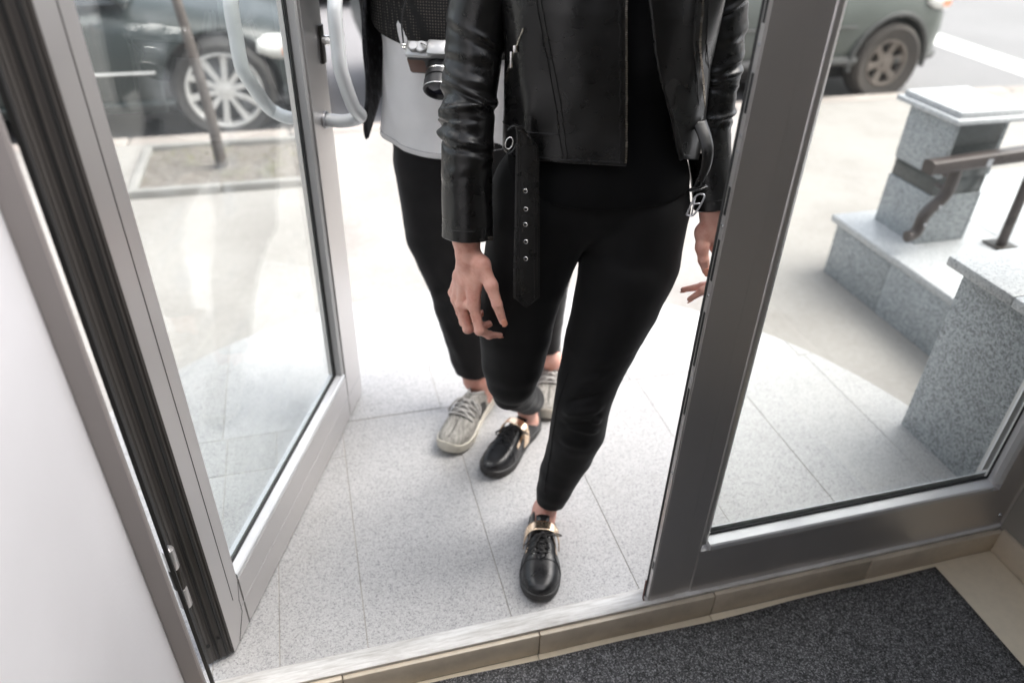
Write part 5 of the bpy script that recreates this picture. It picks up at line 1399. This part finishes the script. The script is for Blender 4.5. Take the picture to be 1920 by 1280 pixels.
S.chain(aR, .02); S.chain(aL, .02)
def simple_hand(S, w, d, up):
    w, d, up = (np.array(q, float) for q in (w, d, up)); s_ = np.cross(d, up)
    for k in range(4):
        o_ = s_*(k-1.5)*.021; b = w+d*.085+o_; S.cone(w, b, .022, .012, .012)
        c = b+d*(.040-.004*abs(k-1.2))-up*.012; e = c+d*.02-up*.028; S.cone(b, c, .0105, .0092, .004); S.cone(c, e, .0092, .0072, .004)
    c = w+d*.045-s_*.040; S.cone(w+d*.01, c, .018, .012, .012); S.cone(c, c+d*.045-s_*.006-up*.01, .012, .0085, .006)
simple_hand(S, aL[-1][:3], (0, -.1, -1), (1, 0, 0)); simple_hand(S, aR[-1][:3], (.45, -.1, .85), (-.3, -1, .0))
S.cone((SC, .54, 1.47), (SC, .52, 1.60), .062, .058, .03)
head_sdf(S, (SC, .50, 1.70), 1.0)
V, Fq = S.surface(); V = relax(V, Fq, 3)
bodyM = mn.put('body', fast_mesh('body', V, Fq), M['skin'])
head_parts(mn, (SC, .50, 1.70), 1.0, False)
# trousers
S = SDF((-.58, .30, .04), (.06, .72, 1.02), .0055)
S.ell((SC, .52, .90), (.178, .118, .15), .05)
S.chain(legM, .006, .03); S.chain(legN, .006, .03)
cut_in(S, pl(886, 700, .435), (.0, -.25, -1), (-.6, .2, 0), (-.17, .62, .30))
cut_in(S, pl(1025, 655, .515), (0, -.2, -1), (-.17, .2, 0), (.1, .8, .35))
S.cut((0, 0, .985), (0, 0, 1))
V, Fq = S.surface(); V = relax(V, Fq, 5); N = vnormals(V, Fq)
disp = .004*vnoise(V*[11, 11, 6])+.0015*vnoise(V*[26, 26, 16])
for (a, b, am, w) in (((757, 300), (835, 560), .007, .006), ((835, 560), (886, 700), .006, .006), ((735, 330), (800, 400), .004, .02), ((808, 545), (850, 565), -.008, .014), ((812, 570), (860, 560), .007, .012), ((800, 500), (840, 560), .004, .014), ((830, 600), (880, 720), .006, .011)):
    disp += ridge(V, pl(*a, .38), pl(*b, .36), w*1.5, am)
V = V+N*disp[:, None]
mn.put('trousers', fast_mesh('trousers', V, Fq), M['trouser'])
# shells round the trunk: white tee, mesh sweater, open denim jacket
def shell(zs_, rs, rt, th0, th1, hem, seed, amp=.006, n=120, nv=50, top=1.545, fold=5):
    P = []
    for v in np.linspace(0, 1, nv):
        a = th0(v) if callable(th0) else th0; b = th1(v) if callable(th1) else th1
        th = np.linspace(a, b, n); z = (hem(th) if callable(hem) else hem+0*th)*(1-v)+top*v
        R1, R2 = np.interp(z, zs_, rs), np.interp(z, zs_, rt)
        d = amp*vnoise(np.stack([th*2.2+seed, z*6, 0*th+seed], -1))+amp*.5*np.sin(fold*th+8*z+seed)*(1-v)
        if seed == 2: d = d+.006*np.exp(-((np.sin(3.2*th+9*z+.6))/.35)**2)*(1-.5*v)*np.exp(-((z-.98)/.14)**2)
        x = SC+(R1+d)*np.sign(np.sin(th))*np.abs(np.sin(th))**.85; y = .52-(R2+d)*np.sign(np.cos(th))*np.abs(np.cos(th))**.85
        P.append(np.stack([x, y, z], -1))
    return np.array(P)
TZ = [.80, .95, 1.10, 1.30, 1.43, 1.50, 1.545]
def hem_t(th): return .876-.026*np.cos(th)
P = shell(TZ, [.196, .190, .184, .205, .236, .20, .085], [.132, .128, .124, .134, .128, .11, .085], -math.pi, math.pi, hem_t, 2, .010)
tee = mn.mb(MB().grid(P), 'tee', M['tee_white'], smooth=180); q = tee.modifiers.new('t', 'SOLIDIFY'); q.thickness = .0025
m = MB(); dh = P[0]-np.array([SC, .52, 0]); i0 = 3
for k in (i0,): m.tube([p+np.array([0, -.0015, 0]) for p in (P[1]*1.0)[30:90]], .0009, 5)
mn.mb(m, 'stitching', plain('hem_thread', (.45, .44, .46), .9), tee, smooth=180)
def hem_k(th): return np.interp(th, [-3.2, -1.6, -.9, 0, 1, 3.2], [1.14, 1.175, 1.135, 1.10, 1.09, 1.12])
P = shell(TZ, [.205, .203, .201, .212, .241, .206, .09], [.142, .140, .138, .146, .138, .118, .09], -math.pi, math.pi, hem_k, 5, .007, top=1.548)
sw = mn.mb(MB().grid(P), 'sweater', M['mesh_knit'], smooth=180); q = sw.modifiers.new('t', 'SOLIDIFY'); q.thickness = .004
P = shell(TZ, [.242, .242, .236, .236, .255, .216, .10], [.175, .172, .165, .165, .155, .13, .1], lambda v: -1.52+.72*min(1, v*1.5), lambda v: -5.4, lambda th: np.interp(th, [-5.4, -4.7, -3.1, -1.9, -1.5], [.9, .92, .95, .94, .845]), 8, .012, n=150, top=1.55, fold=9)
jd = mn.mb(MB().grid(P), 'jacket', M['denim'], smooth=180); q = jd.modifiers.new('t', 'SOLIDIFY'); q.thickness = .006
m = MB(); m.tube(P[:, 0]+np.array([0, -.004, 0]), .004, 6); mn.mb(m, 'seam', M['denim'], jd, smooth=180)
for ar, rr in ((aR, [.07, .062, .064, .056, .05]), (aL, [.07, .062, .06, .054, .048])):
    pth = smooth_path([p[:3] for p in ar], 10); rad = np.interp(np.linspace(0, 1, len(pth)), np.linspace(0, 1, 5), rr)
    if ar is aL: pth, rad = pth[:-4], rad[:-4]
    else: pth, rad = pth[:-3], rad[:-3]
    m = MB(); m.tube(pth, rad+.004*np.sin(np.arange(len(pth))*1.9), 32, caps=False); o_ = mn.mb(m, 'sleeve', M['denim'], jd, smooth=180); q = o_.modifiers.new('t', 'SOLIDIFY'); q.thickness = .004
shoe(mn, (-.352, .196), (-.30, -.95), .300, 1.0, 'sneaker')
shoe(mn, (-.062, .385), (-.03, -1), .300, 1.0, 'sneaker')
# ================================================================== camera on a neck strap
cc = pl(825, 108, .345)
kam = empty('camera', w2(cc), ROTP, label='silver and black film camera with brown grip hanging on the chest of the person behind', cat='camera')
tilt = empty('housing', (0, 0, 0), 0, parent=kam); tilt.rotation_euler = (math.radians(42), 0, 0); tilt.scale = (1.12, 1.12, 1.12)
def kp(m, name, mat, smooth=40): return m.build(name, mat, tilt, smooth=smooth)
m = MB(); m.box((-.066, -.016, -.040), (.066, .016, .018), .006); kp(m, 'camera_body', M['cam_black'])
m = MB(); m.box((-.0665, -.0175, -.034), (-.028, .0165, .012), .005); kp(m, 'grip', M['cam_brown'])
m = MB(); m.box((.028, -.0175, -.034), (.0665, .0165, .012), .005); kp(m, 'grip', M['cam_brown'])
m = MB(); m.box((-.067, -.0172, .0185), (.067, .0172, .0285), .003); m.box((-.022, -.019, .0286), (.022, .015, .040), .005); kp(m, 'top_plate', M['cam_silver'])
for x, r, h in ((-.050, .0105, .009), (-.034, .0125, .008), (.044, .0125, .009), (-.022, .005, .007)):
    m = MB(); m.lathe([(r, .0287), (r, .0287+h*.8), (r*.85, .0287+h), (0, .0287+h)], 24, Matrix.Translation((x, 0, 0))); kp(m, 'dial', M['cam_silver'])
m = MB(); m.tube([(-.034, .004, .038), (-.020, -.008, .044)], .0022, 8); kp(m, 'wind_lever', M['chrome'])
R = Matrix.Translation((.004, -.017, -.008)) @ Matrix.Rotation(math.pi/2, 4, 'X')
m = MB(); m.lathe([(.026, 0), (.030, .002), (.030, .012), (.0275, .0125), (.0275, .016), (.0315, .0165), (.0315, .030), (.029, .031), (.029, .036), (.0325, .037), (.0325, .056), (.0305, .058), (.027, .058), (.024, .050), (.0, .049)], 40, R); kp(m, 'lens', M['cam_black'], 30)
m = MB(); m.lathe([(.0318, .0165), (.0287, .017), (.0287, .0185), (.0318, .019)], 40, R, closed=True); m.lathe([(.0328, .0535), (.0330, .054), (.0330, .055), (.0326, .0556)], 40, R, closed=True); kp(m, 'lens_ring', M['chrome'])
m = MB(); m.lathe([(0, .0515), (.012, .0512), (.0235, .0502), (.0235, .0495), (0, .0495)], 32, R); kp(m, 'lens_glass', M['lens_glass'])
for s in (-1, 1):
    m = MB(); m.tube([(s*.0665, .0, .020), (s*.071, 0, .024), (s*.071, 0, .032), (s*.0665, 0, .034)], .0014, 6); m.tube([(s*.0705+.0055*math.cos(a), .0, .033+.0055*math.sin(a)) for a in np.linspace(0, 6.283, 18)], .0011, 6, caps=False); kp(m, 'strap_lug', M['chrome'])
def kl(p): return np.asarray(p, float)-cc
for s in (-1, 1):
    a = np.array([s*.080, -.020, .032])
    path = smooth_path([a, a+[-s*.001, .000, .06], kl((SC+s*.085+.02, .368, 1.30)), kl((SC+s*.10, .40, 1.42)), kl((SC+s*.085, .50, 1.535)), kl((SC, .585, 1.55))], 8)
    m = MB(); m.tube(path, .0052, 8, flat=.3); m.build('strap', M['cam_black'], kam, smooth=180)
